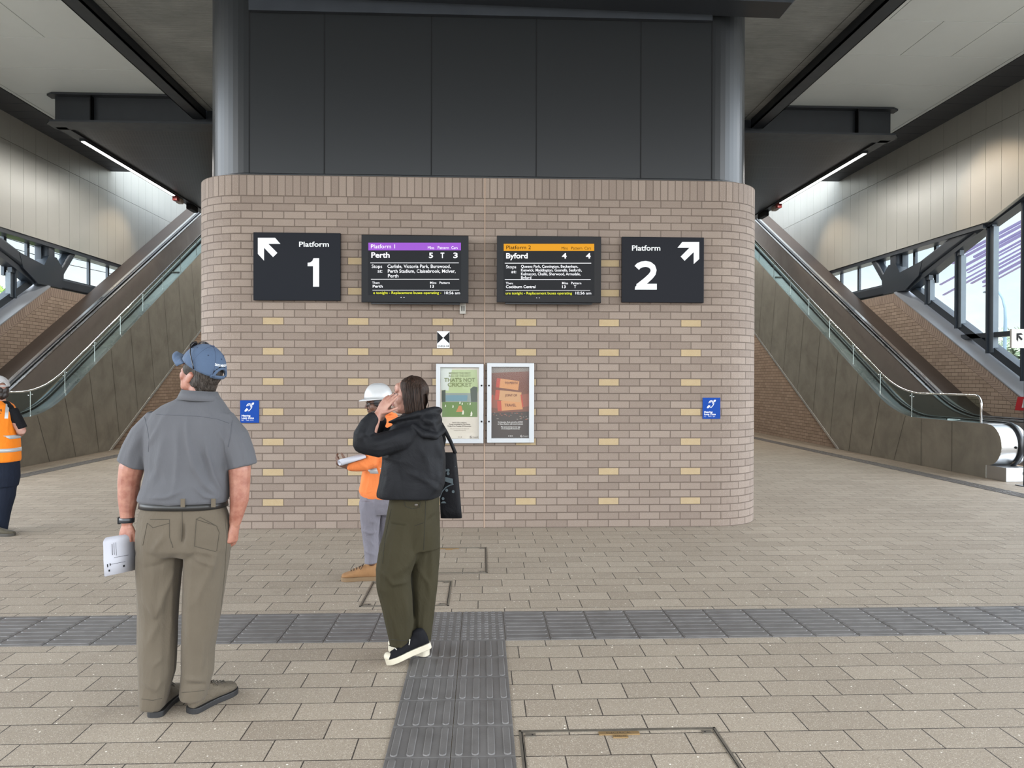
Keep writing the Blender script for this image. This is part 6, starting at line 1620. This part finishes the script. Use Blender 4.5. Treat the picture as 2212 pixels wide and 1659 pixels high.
vs_ = fuse(mb, 'safety_vest', vest, ed, .008, 3, [([(20, 900), (15, 930)], .008, 3), ([(5, 945), (30, 955)], .006, 3)], .004, (5, 5, 5))
mb = MB(); 
for y0_, y1_, xr, dp in ((939, 947, 36.3, .176), (967, 975, 38.2, .181)): torso(mb, q, d0, [(-42, xr, y0_), (-42, xr + .6, y1_)], [dp, dp], n=40, e=.8)
mb.build('reflective_band', bpy.data.materials['reflective_grey'], vs_)
bpy.context.view_layer.update()
mb = MB(); dg = bpy.context.evaluated_depsgraph_get(); ev = vs_.evaluated_get(dg); o0 = LOC[vs_.name]; A, Bq = [], []
for i in range(12):
    y = 868 + 36 * i / 11
    for lst, x in ((A, 13 - .32 * i), (Bq, 21 - .35 * i)):
        rr_ = ray(x, y).normalized(); ok, loc, nn_, ix = ev.ray_cast(Vector((0, 0, HC)) - o0, rr_); lst.append((loc + o0 - rr_ * .004) if ok else q(x, y, -.16))
mb.strip(A, Bq, 0); mb.build('shoulder_band', bpy.data.materials['reflective_grey'], vs_, fix=False)
mb = MB(); text(mb, 'PERWAY', -34, 3.5, -889, 5.5, lambda u, v: q(u, -v, -.172), bold=.03); text(mb, 'SAFETY', -30, 3, -893.5, 3, lambda u, v: q(u, -v, -.174), bold=.03)
mb = MB(); text(mb, 'N', -1, 3.8, -889, 5.5, lambda u, v: q(u, -v, -.176), bold=.04); mb.add([q(-4, 892.5, -.176), q(3, 892, -.176), q(3, 893.2, -.176), q(-4, 893.7, -.176)], [(0, 1, 2, 3)]); mb.build('vest_print', MT['black'], vs_, fix=False)
mb = MB(); torso(mb, q, d0, [(-38, 34, 988), (-38, 37, 1005), (-38, 37, 1030), (-36, 34, 1050)], [.15, .155, .155, .14])
limb_px(mb, q, d0, [(14, 1030, 0, 22, .12), (13, 1070, 0, 17, .11), (8, 1110, 0, 11, .09), (3, 1149, 0, 9, .075)], ends=False); limb_px(mb, q, d0, [(-18, 1030, 0, 22, .12), (-20, 1080, 0, 15, .11), (-22, 1147, 0, 11, .085)])
fuse(mb, 'trousers', nav, ed, .008, 3, (), .005, (6, 6, 4))
bt = cloth('grey_boot', srgb(84, 78, 64), .1, .8); bsl = mat('grey_boot_sole', srgb(54, 50, 44), .7)
shoe(ed, floor_pt(-26, 1158), cv(1, .1, 0), .28, .05, .095, bt, bsl, collar=.1); shoe(ed, floor_pt(-40, 1152), cv(.3, 1, 0), .28, .05, .095, bt, bsl, collar=.1)
